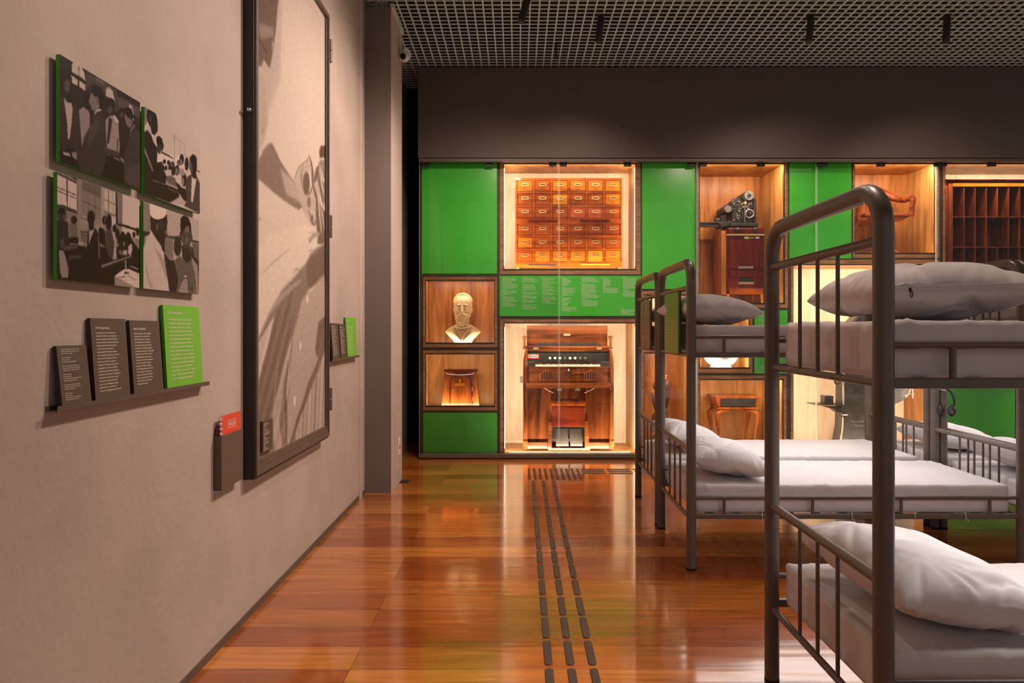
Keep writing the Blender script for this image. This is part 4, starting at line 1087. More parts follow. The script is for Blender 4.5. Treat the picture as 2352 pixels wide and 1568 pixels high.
P4 = [
 (.56, 2, PH4, [(60, 80), (172, 120), (182, 540), (60, 530)]), (.22, 1, PH4, [(60, 520), (182, 540), (182, 580), (60, 780)]),
 (.30, 0, PH4, [(400, 590), (550, 605), (925, 680), (925, 712), (400, 624)]), (.50, 8, PH4, [(400, 624), (520, 650), (520, 970), (400, 900)]), (.42, 3, PH4, [(800, 700), (925, 712), (925, 1020), (850, 980)]),
 (.19, 1, PH4, [(176, 280), (222, 335), (300, 350), (380, 325), (422, 265), (437, 400), (425, 450), (435, 590), (402, 600), (395, 780), (400, 860), (340, 790), (270, 650), (184, 505)]),
 (.42, 2, PH4, ('e', 283, 460, 16, 52)), (.5, 1, PH4, ('e', 415, 540, 14, 40)), (.25, 2, PH4, ('e', 350, 430, 40, 60)),
 (.90, 0, PH4, [(163, 105), (410, 185), (424, 265), (380, 325), (300, 352), (225, 338), (176, 282)]),
 (.20, 2, PH4, [(380, 850), (470, 960), (540, 965), (600, 1240), (580, 1460), (460, 1450), (430, 1230)]),
 (.80, 1, PH4, [(60, 830), (100, 640), (160, 575), (188, 515), (250, 620), (330, 730), (378, 860), (392, 1000), (440, 1250), (465, 1450), (60, 1400)]), (.66, 3, PH4, [(240, 770), (350, 900), (392, 1000), (440, 1250), (415, 1240), (330, 1000)]), (.7, 3, PH4, [(100, 900), (150, 1200), (230, 1380), (180, 1390), (110, 1150)]), (.62, 0, PH4, [(95, 600), (135, 590), (110, 700), (75, 800)]),
 (.21, 4, PH4, ('e', 588, 750, 58, 155)), (.19, 3, PH4, [(780, 745), (815, 780), (840, 910), (925, 1010), (925, 1200), (800, 950)]),
 (.40, 3, PH4, [(545, 960), (620, 900), (700, 980), (800, 940), (880, 1020), (910, 1200), (905, 1500), (560, 1450), (600, 1250)]),
 (.20, 1, PH4, [(648, 740), (770, 740), (790, 860), (800, 950), (720, 1010), (660, 930)]), (.60, 3, PH4, [(790, 900), (845, 980), (890, 1040), (905, 1480), (830, 1480), (850, 1180), (810, 1040)]),
 (.24, 1, PH4, ('e', 628, 605, 13, 72)), (.24, 1, PH4, ('e', 800, 625, 10, 50)),
 (.34, 2, PH4, [(640, 560), (700, 460), (760, 440), (796, 590), (788, 700), (765, 770), (690, 780), (650, 690)]), (.22, 2, PH4, ('e', 690, 600, 18, 14)), (.22, 2, PH4, ('e', 758, 612, 16, 14)), (.46, 2, PH4, ('e', 730, 500, 28, 50)), (.20, 1, PH4, ('e', 728, 745, 30, 10)), (.48, 1, PH4, [(718, 600), (734, 600), (738, 690), (722, 690)]),
 (.11, 1, PH4, [(632, 340), (660, 305), (695, 290), (750, 325), (785, 420), (799, 590), (775, 520), (755, 440), (705, 465), (640, 590), (628, 450)]),
 (.60, 2, PH4, [(600, 1440), (640, 1310), (700, 1235), (755, 1260), (758, 1330), (745, 1470)]), (.24, 1, PH4, ('e', 800, 1390, 18, 28)), (.9, 0, PH4, ('e', 705, 1205, 14, 14)), (.30, 1, PH4, [(740, 1240), (755, 1245), (755, 1420), (742, 1410)]),
 (.36, 2, PH4, [(845, 1240), (860, 1240), (862, 1500), (845, 1500)]),
]
xp = -1.302
photos = [('upper left of the four mounted photographs, queue of men in a dark hall', 2.025, 2.455, 1.8986, 2.204, .16, P1, 1),
          ('upper right mounted photograph, men leaning over a desk before a pale wall', 2.484, 2.917, 1.8946, 2.199, .80, P2, 2),
          ('lower left mounted photograph, men lined up by tall windows and a laid table', 2.013, 2.4496, 1.5636, 1.867, .55, P3, 3),
          ('lower right mounted photograph, person in a white cap examining a bare-chested boy', 2.477, 2.909, 1.564, 1.8675, .72, P4, 4)]
for lab, a, c, z0_, z1_, bg, shp, sd in photos:
    e = empty('mounted_photograph', (xp - .012, (a + c) / 2, z0_), lab, 'photograph')
    MB().box(xp - .012, xp - .0004, a, c, z0_, z1_).build('mount', M['greenedge'], e)
    MB().box(WX, xp - .012, a + .06, c - .06, z0_ + .06, z1_ - .06).build('standoff', M['softblack'], e)
    print_sheet('photograph', xp, a, c, z0_, z1_, bg, shp, 230, 165, e, seed=sd)

# ---- leaning text cards on the wall ledges
GREEN_T = ('FOTOGRAFIAS', ['A maioria das representações visuais da', 'Hospedaria de Imigrantes foi concebida', 'em ambientes oficiais, com o propósito', 'de registrar reformas, integrar relatórios', 'governamentais e servir como ferramenta', 'de propaganda. Essa tendência sugere', 'uma estratégia intencional para retratar a', 'Hospedaria de maneira que destaque seus', 'aspectos positivos. Um exemplo disso são', 'as fotografias de um mesmo indivíduo em', 'diversas situações recebendo o atendimento', 'nos serviços da Hospedaria de Imigrantes,', 'o que sugere que, apesar da aparente', 'espontaneidade do click, essas são imagens', 'posadas, construídas possivelmente para', 'compor a propaganda governamental.'])
ES_T = ('FOTOGRAFÍAS', ['La mayoría de las representaciones', 'visuales del Hotel de los Inmigrantes', 'eran concebidas en ámbitos oficiales,', 'con el propósito de registrar reformas,', 'integrar informes gubernamentales', 'y servir como herramienta de', 'propaganda. Esta tendencia sugiere', 'una estrategia intencional para retratar', 'el Hotel de los Inmigrantes de una', 'manera que resalte sus aspectos', 'positivos. Un ejemplo de ello son las', 'fotografías de un mismo individuo', 'en diferentes situaciones recibiendo', 'atención en el Hotel de los Inmigrantes', 'de Brás, lo que sugiere que, a pesar', 'de la aparente espontaneidad del', 'clic, se trata de imágenes posadas,', 'posiblemente construidas para', 'componer propaganda gubernamental.'])
EN_T = ('PHOTOGRAPHS', ['Most photographs of the Immigrant', 'Reception Center were taken in', 'official settings, with the purpose', 'of recording reforms, illustrating', 'government reports, and serving as', 'propaganda. This tendency suggests', 'an intentional strategy in portraying the', 'Reception Center with the purpose', 'of highlighting its positive aspects.', 'An example of this are photographs', 'of the same individual receiving', 'assistance in different situations', 'at the Immigrant Reception Center,', 'which suggests that, despite the', 'apparent spontaneity of the click,', 'these are posed images that were', 'possibly taken for government', 'propaganda purposes.'])
SM_T = ['Conjunto de imagens que registra um mesmo', 'indivíduo migrante sendo atendido nas várias', 'etapas de triagem e registro', '', 'Autoria desconhecida', 'São Paulo, sem data', 'Acervo Museu da Imigração/APESP', '', 'Conjunto de imágenes que registran a una', 'misma persona migrante siendo atendida en', 'las distintas etapas de selección y registro', '', 'Autor desconocido', 'São Paulo, sin fecha', 'Colección Museo de la Inmigración/Archivo', 'Público del Estado de São Paulo', '', 'Set of images showing the same migrant', 'individual being assisted in various stages', 'of selection and registration', '', 'Author unknown', 'São Paulo, undated', 'Immigration Museum Collection/Public', 'Archive of the State of São Paulo']

def card(y0, w_, zb_, ht, xb, xt, material, title, lines, label, th=.011, ink='ink', tm=(.10, .115, .20, .93)):
    """card leaning on the wall: bottom front edge at xb, top front edge at xt"""
    e = empty('text_card', (xb, y0 + w_ / 2, zb_), label, 'text card')
    n = Vector((ht, 0, xb - xt)).normalized()
    a, c = Vector((xb, 0, zb_)), Vector((xt, 0, zb_ + ht))
    vs = []
    for yy in (y0, y0 + w_):
        for p_ in (a, c, c - n * th, a - n * th): vs.append((p_.x, yy, p_.z))
    MB().add(vs, [(0, 1, 2, 3), (7, 6, 5, 4), (0, 4, 5, 1), (1, 5, 6, 2), (2, 6, 7, 3), (3, 7, 4, 0)]).build('board', material, e)
    ed = e.children[0]; ed.data.materials.append(M['softblack'] if material is M['taupe'] else M['greenedge'])
    for pl in ed.data.polygons:
        if abs(pl.normal.y) > .5 or pl.normal.z > .7: pl.material_index = 1
    Lh = (c - a).length; bl = []
    mx0, ty, by0, by1 = tm
    if title: bl.append((title, w_ * .12, Lh * tm[0], w_ * .38, Lh * .030))
    full = max(len(l) for l in lines); top = Lh * tm[2]; hh_ = (Lh * tm[3] - top) / len(lines)
    wmax = w_ * .80
    for i, l in enumerate(lines):
        if l: bl.append((l, w_ * .12, top + i * hh_, wmax * len(l) / full, hh_ * .62))
    dn = (a - c).normalized()
    lettering(bl, (c.x, y0, c.z), (0, 1, 0), dn, M[ink], e)
    return e
zb0 = 1.196
card(2.024, .140, zb0, .178, -1.294, -1.312, M['taupe'], None, SM_T, 'smallest brown text card at the left end of the wall ledge', tm=(0, 0, .05, .90))
card(2.184, .196, zb0, .260, -1.294, -1.312, M['taupe'], *ES_T, 'brown card headed FOTOGRAFÍAS leaning on the wall ledge', tm=(.10, 0, .165, .90))
card(2.404, .200, zb0, .256, -1.294, -1.312, M['taupe'], *EN_T, 'brown card headed PHOTOGRAPHS next to the lime green card', tm=(.10, 0, .165, .88))
card(2.632, .298, zb0, .316, -1.294, -1.312, M['lime'], *GREEN_T, 'large lime green card headed FOTOGRAFIAS on the wall ledge', tm=(.075, 0, .155, .91))
def ledge(y0, y1, zt_, label):
    e = empty('wall_ledge', (WX, (y0 + y1) / 2, zt_), label, 'ledge')
    MB().prism([(WX, zt_ - .016), (-1.291, zt_ - .016), (-1.291, zt_), (-1.2935, zt_), (-1.2935, zt_ - .013), (WX + .003, zt_ - .013), (WX + .003, zt_), (WX, zt_)], y0, y1).build('channel', M['taupemetal'], e)
    return e
ledge(1.999, 2.985, 1.204, 'slim brown metal ledge on the left wall carrying four text cards')
# second ledge beyond the mural
Yq = lambda px: WY(px, -1.303)
zb1 = Z(833, Yq(762))
c0, c1, c2_, c3 = Yq(762), Yq(779), Yq(781), Yq(794)
c4, c5 = Yq(796), Yq(819)
rv = random.Random(8)
mk = lambda n_, w_: [filler(1, w_, False) for _ in range(n_)]
card(c0, c1 - c0, 1.205, .262, -1.294, -1.312, M['taupe'], 'RETRATOS', mk(19, 34), 'left brown card on the ledge between mural and pier', tm=(.08, 0, .15, .90))
card(c2_, c3 - c2_, 1.205, .258, -1.294, -1.312, M['taupe'], 'PORTRAITS', mk(18, 34), 'middle brown card on the ledge between mural and pier', tm=(.08, 0, .15, .86))
card(c4, c5 - c4, 1.205, .310, -1.294, -1.312, M['lime'], 'RETRATOS', mk(16, 38), 'lime green card on the ledge between mural and pier', tm=(.075, 0, .19, .92))
ledge(Yq(759), Yq(822), 1.213, 'short brown metal ledge on the wall between mural and pier')

# ---- brochure holder with the red spiral booklet
hy0, hy1 = 3.105, 3.345
e = empty('brochure_holder', (WX, (hy0 + hy1) / 2, .718), 'brown metal brochure pocket on the left wall beside the mural frame', 'brochure holder')
xo = -1.292
b = MB().box(xo - .003, xo, hy0, hy1, .718, .955).box(WX, xo, hy0, hy0 + .003, .718, .955).box(WX, xo, hy1 - .003, hy1, .718, .955).box(WX, xo, hy0, hy1, .718, .721).box(WX, WX + .003, hy0, hy1, .718, .965)
b.build('pocket', M['taupemetal'], e, bevel=.001)
for yy, zz in ((3.20, .885), (3.185, .79)): MB().ell((xo, yy, zz), (.0012, .0025, .0025), 8, 5).build('rivet', M['wire'], e)
e = empty('spiral_booklet', (-1.304, hy0 + .12, .73), 'red spiral bound booklet marked ENGLISH standing in the brown pocket', 'booklet')
MB().box(-1.3015, -1.300, hy0 + .022, hy1 - .004, .73, 1.040).build('cover', M['red'], e)
MB().box(-1.308, -1.302, hy0 + .024, hy1 - .004, .735, 1.038).build('pages', M['white'], e)
MB().box(-1.322, -1.314, hy0 + .008, hy1 - .03, .735, .992).build('back_booklet_cover', M['darkred'], e)
b = MB()
for k in range(15):
    zz = 1.030 - k * .0215
    for d_ in (0, .006): b.tube([(-1.3045 + .0075 * math.cos(a), hy0 + .022 + .012 * math.sin(a), zz - d_) for a in np.linspace(0, 2 * math.pi, 13)[:-1]], .0012, 5, closed=True)
b.build('spiral', M['wire'], e)
oy, oz = hy0 + .085, 1.012
b = MB()
ww, h2, tt = .098, .034, .0016
for q in ((0, ww, 0, tt), (0, ww, h2 - tt, h2), (0, tt, 0, h2), (ww - tt, ww, 0, h2)): b.box(-1.3, -1.2996, oy + q[0], oy + q[1], oz - q[3], oz - q[2])
b.build('title_box', M['ink'], e)
lettering([('ENGLISH', .010, .008, .078, .018)], (-1.3, oy, oz), (0, 1, 0), (0, 0, -1), M['ink'], e, 'title')

# ================================================================== OBJECTS IN THE CASE
def bx(b, r, Y0, dep, f=None):
    """box whose front face (at depth Y0) covers the pixel rect r=(x0,y0,x1,y1)"""
    x0, y0, x1, y1 = r
    if f: (x0, y0), (x1, y1) = f(x0, y0), f(x1, y1)
    return b.box(X(x0, Y0), X(x1, Y0), Y0, Y0 + dep, Z(y1, Y0), Z(y0, Y0))
def pz(poly, Y, f=None): return [(X(*( (f(x, y)[0], Y) if f else (x, Y))), Z((f(x, y)[1] if f else y), Y)) for x, y in poly]
def root(name, r, Y, f, label, cat, group=None):
    x0, y0, x1, y1 = r
    if f: (x0, y0), (x1, y1) = f(x0, y0), f(x1, y1)
    return empty(name, (X((x0 + x1) / 2, Y), Y, Z(y1, Y)), label, cat, group)

# ---- card catalogue (36 drawers)
fa = lambda x, y: (940 + x / 4.356, 340 + y / 4.356)
Y0 = 7.995
e = root('card_catalogue', (1062, 300, 2130, 1190), Y0, fa, 'orange-brown wooden card catalogue with thirty-six small drawers', 'card catalogue')
xa, xb_ = X(fa(1062, 0)[0], Y0), X(fa(2130, 0)[0], Y0); za, zb2 = Z(fa(0, 1190)[1], Y0), Z(fa(0, 300)[1], Y0)
b = MB().box(xa, xb_, Y0 + .02, Y0 + .36, za, zb2)
cols = [(1080, 1232), (1256, 1410), (1432, 1587), (1610, 1763), (1785, 1940), (1962, 2113)]
rws = [(322, 434), (455, 567), (590, 700), (760, 870), (895, 1003), (1025, 1137)]
sx = [1062] + [v for c in cols for v in c] + [2130]
for i in range(0, len(sx), 2): bx(b, (sx[i], 300, sx[i + 1], 1190), Y0, .03, fa)
sy = [300] + [v for r_ in rws for v in r_] + [1190]
for i in range(0, len(sy), 2): bx(b, (1062, sy[i], 2130, sy[i + 1]), Y0 + .001, .029, fa)
b.build('case', M['cat2'], e)
rc = random.Random(4)
tone = ['cat1', 'cat2', 'cat1', 'cat1', 'cat1', 'cat1', 'cat2', 'cat2', 'cat3', 'cat2', 'cat2', 'cat1', 'cat2', 'cat2', 'cat2', 'cat4', 'cat4', 'cat2', 'cat2', 'cat2', 'cat2', 'cat2', 'cat2', 'cat2',
        'cat1', 'cat2', 'cat2', 'cat2', 'cat2', 'cat2', 'cat2', 'cat1', 'cat1', 'cat1', 'cat3', 'cat1']
for j, (ya, yb2) in enumerate(rws):
    for i, (xa_, xc_) in enumerate(cols):
        yo = Y0 + .004 + rc.uniform(-.002, .003)
        d = bx(MB(), (xa_ + 3, ya + 3, xc_ - 3, yb2 - 3), yo, .02, fa).build('drawer', M[tone[j * 6 + i]], e, bevel=.0015)
        cx, cy = (xa_ + xc_) / 2 + 2, ya + 43
        b = MB(); yy = yo - .004
        for q in ((-34, -14, 34, -8), (-34, 8, 34, 14), (-36, -12, -27, 12), (27, -12, 36, 12)): bx(b, (cx + q[0], cy + q[1], cx + q[2], cy + q[3]), yy, .004, fa)
        c3_ = fa(cx, cy + 13); b.tube([(X(c3_[0] - 5, yy), yy, Z(c3_[1], yy)), (X(c3_[0] - 3, yy), yy - .008, Z(c3_[1] + .6, yy)), (X(c3_[0] + 3, yy), yy - .008, Z(c3_[1] + .6, yy)), (X(c3_[0] + 5, yy), yy, Z(c3_[1], yy))], .0022, 6)
        b.build('label_holder', M['brass'], d)
        k_ = fa(cx - 2, ya + 88)
        MB().cyl((X(k_[0], yo), yo + .001, Z(k_[1], yo)), (X(k_[0], yo), yo - .0008, Z(k_[1], yo)), .0045, seg=10).build('hole', M['black'], d)
for q in ((1188, 717, 1483, 738), (1712, 714, 2008, 735)): bx(MB(), q, Y0 - .012, .03, fa).build('pull_slide', M['mahog'], e, bevel=.002)
bx(MB(), (1195, 1160, 1475, 1175), Y0 - .001, .01, fa).build('slot', M['black'], e)
bx(MB(), (1715, 1155, 2008, 1168), Y0 - .008, .02, fa).build('pull_slide', M['cat3'], e, bevel=.002)
bx(MB(), (1066, 301, 1114, 318), Y0 - .001, .003, fa).build('paper_label', M['white'], e)
b = MB()
for q in ((1068, 1190, 1100, 1225), (2090, 1190, 2124, 1225)): bx(b, q, Y0 + .01, .05, fa)
bx(b, (1068, 1190, 2124, 1202), Y0 + .06, .1, fa); b.build('base', M['cat1'], e)

# ---- bust
fb = lambda x, y: (940 + x / 4.356, 620 + y / 4.356)
Yb = 8.03; s_ = Yb / F
cx = X(1063.5, Yb); z_ = lambda p: Z(p, Yb)
e = empty('bust', (cx, Yb, z_(789)), 'gilt plaster bust of a bearded person in jacket and bow tie', 'bust')
b = MB()
hc = (cx, Yb - .015, z_(703))
b.ell((cx, Yb + .005, z_(700)), (.098, .118, .115), 24, 18)                       # skull
b.ell((cx, Yb - .045, z_(712)), (.080, .075, .120), 20, 14)                      # face
b.ell((cx, Yb - .050, z_(730)), (.076, .070, .075), 20, 14)                      # jaw and beard mass
b.ell((cx, Yb - .070, z_(744)), (.056, .052, .055), 16, 10)
b.tube([(cx, Yb + .01, z_(760)), (cx, Yb + .0, z_(728))], [.072, .062], 18)      # neck
b.ell((cx - .098, Yb - .0, z_(712)), (.014, .026, .036), 10, 8).ell((cx + .098, Yb - .0, z_(712)), (.014, .026, .036), 10, 8)
b.tube([(cx, Yb - .108, z_(701)), (cx, Yb - .125, z_(709)), (cx, Yb - .143, z_(717)), (cx, Yb - .118, z_(719))], [.009, .012, .018, .012], 10)   # nose
for sg in (-1, 1):
    b.ell((cx + sg * .036, Yb - .104, z_(701)), (.032, .018, .010), 12, 8, Matrix.Rotation(sg * .18, 3, 'Y'))    # brow
    b.ell((cx + sg * .033, Yb - .108, z_(707.5)), (.019, .011, .0085), 12, 8); b.ell((cx + sg * .033, Yb - .106, z_(711)), (.020, .010, .004), 12, 8)      # eye
    b.ell((cx + sg * .046, Yb - .082, z_(717)), (.028, .024, .022), 12, 8)      # cheek
    b.ell((cx + sg * .028, Yb - .118, z_(723)), (.032, .018, .012), 12, 8, Matrix.Rotation(sg * .30, 3, 'Y'))   # moustache
b.build('head', M['gold'], e, remesh=.0045, sm=2)
bh = MB(); rh = random.Random(2)
bh.ell((cx, Yb + .022, z_(697)), (.106, .118, .108), 28, 20)
for k in range(16):                                                              # swept locks of hair
    a = (k + .5) / 16 * math.pi; 
    bh.ell((cx + .096 * math.cos(a), Yb - .030 + .03 * abs(math.cos(a)), z_(694) + .092 * math.sin(a)), (.026, .022, .012), 10, 6, Matrix.Rotation(-a + math.pi / 2 + .5, 3, 'Y'))
for k in range(120):
    a = rh.uniform(-1.45, 1.45); t = rh.uniform(0, 1)
    if abs(a) < .35 and t < .22: continue
    wd_ = .078 - .026 * max(0, t - .35) / .65
    bh.ell((cx + math.sin(a) * wd_, Yb - .050 - math.cos(a) * (.070 - .004 * t), z_(722) - t * .125), (.013, .012, .015), 8, 6, Matrix.Rotation(rh.uniform(-.7, .7), 3, 'Y'))
for sg in (-1, 1):
    for k in range(9): bh.ell((cx + sg * (.088 - .001 * k), Yb - .030 - .004 * k, z_(703 + 2.6 * k)), (.012 + .003 * (k % 2), .024, .014), 8, 6)
bh.build('hair_and_beard', M['gold'], e, remesh=.004, sm=1)
b = MB()
prof = [(1063.5, 741, .060, .060), (1063.5, 746, .098, .080), (1063.5, 752, .150, .092), (1063.5, 757, .186, .10), (1063.5, 761, .200, .104), (1063.5, 765, .190, .108), (1063.5, 772, .158, .108), (1063.5, 781, .118, .100), (1063.5, 789, .098, .09)]
vs = []; n = 40
for px, py, rx, ry in prof:
    for k in range(n):
        a = 2 * math.pi * k / n
        vs.append((cx + rx * math.copysign(abs(math.cos(a)) ** .9, math.cos(a)), Yb + .0 + ry * math.sin(a), z_(py) ))
m_ = len(prof)
b.add(vs, [(i * n + k, i * n + (k + 1) % n, (i + 1) * n + (k + 1) % n, (i + 1) * n + k) for i in range(m_ - 1) for k in range(n)] + [tuple(reversed(range(n))), tuple(range((m_ - 1) * n, m_ * n))])
b.build('shoulders', M['gold'], e, smooth=True)
for sg in (-1, 1):
    P_ = lambda dx, py, dy: (cx + sg * dx, Yb - dy, z_(py))
    b = MB().add([P_(.050, 742, .070), P_(.108, 750, .088), P_(.104, 764, .112), P_(.006, 784, .118), P_(.008, 771, .122), P_(.048, 755, .108)] +
                 [(v[0], v[1] + .02, v[2]) for v in (P_(.050, 742, .070), P_(.108, 750, .088), P_(.104, 764, .112), P_(.006, 784, .118), P_(.008, 771, .122), P_(.048, 755, .108))],
                 [(0, 1, 2, 3, 4, 5), (11, 10, 9, 8, 7, 6)] + [(i, i + 6, (i + 1) % 6 + 6, (i + 1) % 6) for i in range(6)])
    b.build('lapel', M['gold'], e, bevel=.004)
b = MB()
for sg in (-1, 1): b.ell((cx + sg * .027, Yb - .105, z_(753)), (.028, .014, .016), 12, 8, Matrix.Rotation(-sg * .35, 3, 'Y'))
b.ell((cx, Yb - .112, z_(753)), (.010, .012, .011), 10, 8); b.build('bow_tie', M['gold'], e, smooth=True)

# ---- wooden box with a cross
fc = lambda x, y: (940 + x / 4.356, 730 + y / 4.356)
Y0 = 7.985
e = root('votive_box', (325, 515, 700, 880), Y0, fc, 'tapered varnished wooden box with an arched door and a cross', 'box')
MB().prism(pz([(357, 535), (670, 535), (700, 880), (322, 880)], Y0, fc), Y0, Y0 + .14).build('body', M['cherry'], e, bevel=.003)
bx(MB(), (347, 515, 685, 535), Y0 - .025, .18, fc).build('lid', M['mahog'], e, bevel=.003)
b = MB().prism(pz([(405, 870), (412, 640), (430, 605), (465, 580), (512, 570), (560, 580), (595, 605), (615, 640), (628, 870)], Y0 - .008, fc), Y0 - .008, Y0 + .005)
dr = b.build('door', M['cherry'], e, bevel=.002)
arch = [(408, 860), (412, 650), (430, 608), (465, 582), (512, 571), (560, 582), (598, 608), (618, 650), (632, 860)]
MB().tube([(x, Y0 - .008, z) for x, z in pz(arch, Y0 - .008, fc)], .0055, 8).build('moulding', M['mahog'], dr, smooth=True)
b = bx(MB(), (492, 612, 517, 680), Y0 - .020, .014, fc); bx(b, (453, 652, 557, 680), Y0 - .022, .014, fc); b.build('cross', M['cat1'], dr, bevel=.0015)
bx(MB(), (496, 680, 522, 838), Y0 - .013, .008, fc).build('cross_stem', M['cherry'], dr, bevel=.001)
q = fc(436, 716); MB().lathe([(.010, 0), (.010, .004), (.006, .006)], (X(q[0], Y0 - .014), Y0 - .014, Z(q[1], Y0)), 12, 'y').build('keyhole', M['brass'], dr)
b = MB().tube([(x, Y0 - .030, z) for x, z in pz([(370, 548), (385, 560), (440, 566), (510, 570), (580, 567), (630, 560), (650, 552)], Y0 - .03, fc)], .0030, 8)
b.build('cord', M['linen'], e, smooth=True)
for yy_ in (690, 790): bx(MB(), (626, yy_, 636, yy_ + 40), Y0 - .012, .012, fc).build('hinge', M['brass'], e)

# ---- reed organ
Y0 = 8.03; fo = fc
e = root('reed_organ', (1137, 87, 2050, 1340), Y0, fo, 'walnut reed organ with open lid, keyboard and two pedals', 'organ')
for xs_ in ((1140, 1182), (2008, 2048)):
    bx(MB(), (xs_[0], 500, xs_[1], 1290), Y0, .40, fo).build('side_case', M['organ'], e, bevel=.004)
    MB().prism(pz([(xs_[0], 520), (xs_[1], 520), (xs_[1], 330), ((xs_[0] + xs_[1]) / 2, 330), (xs_[0], 440)] if xs_[0] < 1500 else [(xs_[0], 520), (xs_[1], 520), (xs_[1], 440), ((xs_[0] + xs_[1]) / 2, 330), (xs_[0], 330)], Y0 + .06, fo), Y0 + .06, Y0 + .40).build('cheek', M['organ'], e, bevel=.003)
    xm_ = (xs_[0] + xs_[1]) / 2
    b = bx(MB(), (xs_[0] - 2, 705, xs_[1] + 2, 735), Y0 - .03, .05, fo); bx(b, (xs_[0] + 4, 735, xs_[1] - 4, 1240), Y0 - .014, .03, fo); bx(b, (xs_[0] - 2, 1240, xs_[1] + 2, 1300), Y0 - .03, .05, fo)
    b.build('leg', M['organ'], e, bevel=.003)
    q = fo(xm_, 1315); MB().lathe([(.012, -.012), (.026, .0), (.026, .012), (.018, .022)], (X(q[0], Y0), Y0 + .01, Z(q[1], Y0)), 16).build('foot', M['organ'], e, smooth=True)
    b = MB()
    for k in (-8, 0, 8): bx(b, (xm_ + k - 2, 495, xm_ + k + 2, 650), Y0 - .004, .008, fo)
    b.build('fluting', M['cherry'], e)
for xs_ in ((1135, 1172), (1996, 2035)):
    b = bx(MB(), (xs_[0], 190, xs_[1], 212), Y0 + .18, .05, fo); bx(b, (xs_[0] + 7, 212, xs_[1] - 7, 300), Y0 + .19, .035, fo); bx(b, (xs_[0] + 2, 300, xs_[1] - 2, 322), Y0 + .18, .05, fo); b.build('gallery_post', M['organh'], e, bevel=.002)
Yl = Y0 + .26
bx(MB(), (1177, 135, 1983, 300), Yl, .02, fo).build('lid', M['organh'], e, bevel=.002)
bx(MB(), (1177, 87, 1983, 138), Yl - .012, .04, fo).build('lid_rail', M['organh'], e, bevel=.004)
bx(MB(), (1160, 290, 1995, 318), Yl - .05, .08, fo).build('shelf_moulding', M['organh'], e, bevel=.005)
MB().prism(pz([(1235, 287), (1290, 258), (1880, 258), (1935, 287)], Yl - .03, fo), Yl - .03, Yl).build('music_ledge', M['softblack'], e, bevel=.002)
bx(MB(), (1546, 168, 1611, 188), Yl - .003, .004, fo).build('name_plate', M['brass'], e)
for a_ in (1243, 1875): bx(MB(), (a_, 306, a_ + 50, 328), Yl - .056, .006, fo).build('hinge', M['brass'], e)
bx(MB(), (1178, 318, 1992, 345), Yl - .04, .3 - .2, fo).build('top_rail', M['organh'], e)
bx(MB(), (1180, 343, 1990, 450), Yl - .02, .02, fo).build('stop_board', M['softblack'], e)
for i, xk in enumerate((1407, 1457, 1506, 1556, 1607, 1657, 1707, 1760)):
    q = fo(xk, 410); lit = i not in (3, 6, 7); yk = Yl - .02  # picks ivory knobs from dark grey ones, the knobs' own colours
    MB().cyl((X(q[0], yk), yk, Z(q[1], yk)), (X(q[0], yk), yk - .03, Z(q[1], yk)), .006).cyl((X(q[0], yk), yk - .03, Z(q[1], yk)), (X(q[0], yk), yk - .042, Z(q[1], yk)), .0145, seg=20).build('stop_knob', M['ivory' if lit else 'greytread'], e, smooth=True)
lp = bx(MB(), (1184, 370, 1297, 418), Yl - .024, .005, fo).build('maker_label', M['red'], e)
q = fo(1241, 393); MB().ell((X(q[0], Yl), Yl - .0245, Z(q[1], Yl)), (.060, .0015, .019), 24, 6).build('oval', M['white'], lp)
q2 = fo(1241, 393)
MB().tube([(X(q2[0], Yl) - .044 + .0038 * k, Yl - .0275, Z(q2[1], Yl) + .007 * math.sin(k * 1.9) + .003 * math.sin(k * .7)) for k in range(24)], .0022, 6).build('script', mat('blue_ink', (.03, .08, .35), .5), lp)
Yk = Y0 + .02
for a_, c_ in ((1180, 1262), (1918, 2006)): bx(MB(), (a_, 447, c_, 497), Yk, .16, fo).build('key_block', M['softblack'], e, bevel=.004)
nk = 36
for k in range(nk):
    a_ = 1262 + (1912 - 1262) * k / nk
    bx(MB(), (a_ + .9, 479, a_ + (650 / nk) - .9, 497), Yk, .15, fo).build('white_key', M['ivory'], e)
for k in range(nk - 1):
    if k % 7 in (2, 6): continue
    a_ = 1262 + 650 * (k + 1) / nk
    o_ = bx(MB(), (a_ - 5, 455, a_ + 5, 470), Yk + .055, .095, fo).build('black_key', M['softblack'], e)
    o_.location.z -= .012
bx(MB(), (1178, 497, 2010, 508), Yk - .012, .2, fo).build('key_slip', M['organh'], e, bevel=.002)
bx(MB(), (1182, 505, 2008, 662), Y0 + .012, .05, fo).build('front_panel', M['organh'], e)
for cx_ in (1378, 1815):
    w_ = 69
    b = MB().prism(pz([(cx_ - w_, 640), (cx_ + w_, 640), (cx_ + w_, 565), (cx_ + 35, 545), (cx_, 528), (cx_ - 35, 545), (cx_ - w_, 565)], Y0 + .006, fo), Y0 + .006, Y0 + .02)
    g_ = b.build('grille', M['cherry'], e, bevel=.002)
    b = MB()
    for k in range(5):
        xk = cx_ - 50 + 25 * k; tp = 560 - (2 - abs(k - 2)) * 10
        bx(b, (xk - 7, tp, xk + 7, 626), Y0 + .004, .004, fo)
    b.build('slots', M['black'], g_)
b = bx(MB(), (1450, 558, 1742, 566), Y0 + .006, .01, fo); bx(b, (1450, 628, 1742, 638), Y0 + .006, .01, fo); b.build('moulding', M['cherry'], e)
b = bx(MB(), (1548, 540, 1640, 578), Y0 + .002, .015, fo); bp_ = b.build('centre_block', M['cherry'], e, bevel=.002)
bx(MB(), (1558, 546, 1630, 572), Y0 + .0005, .003, fo).build('slots', M['black'], bp_)
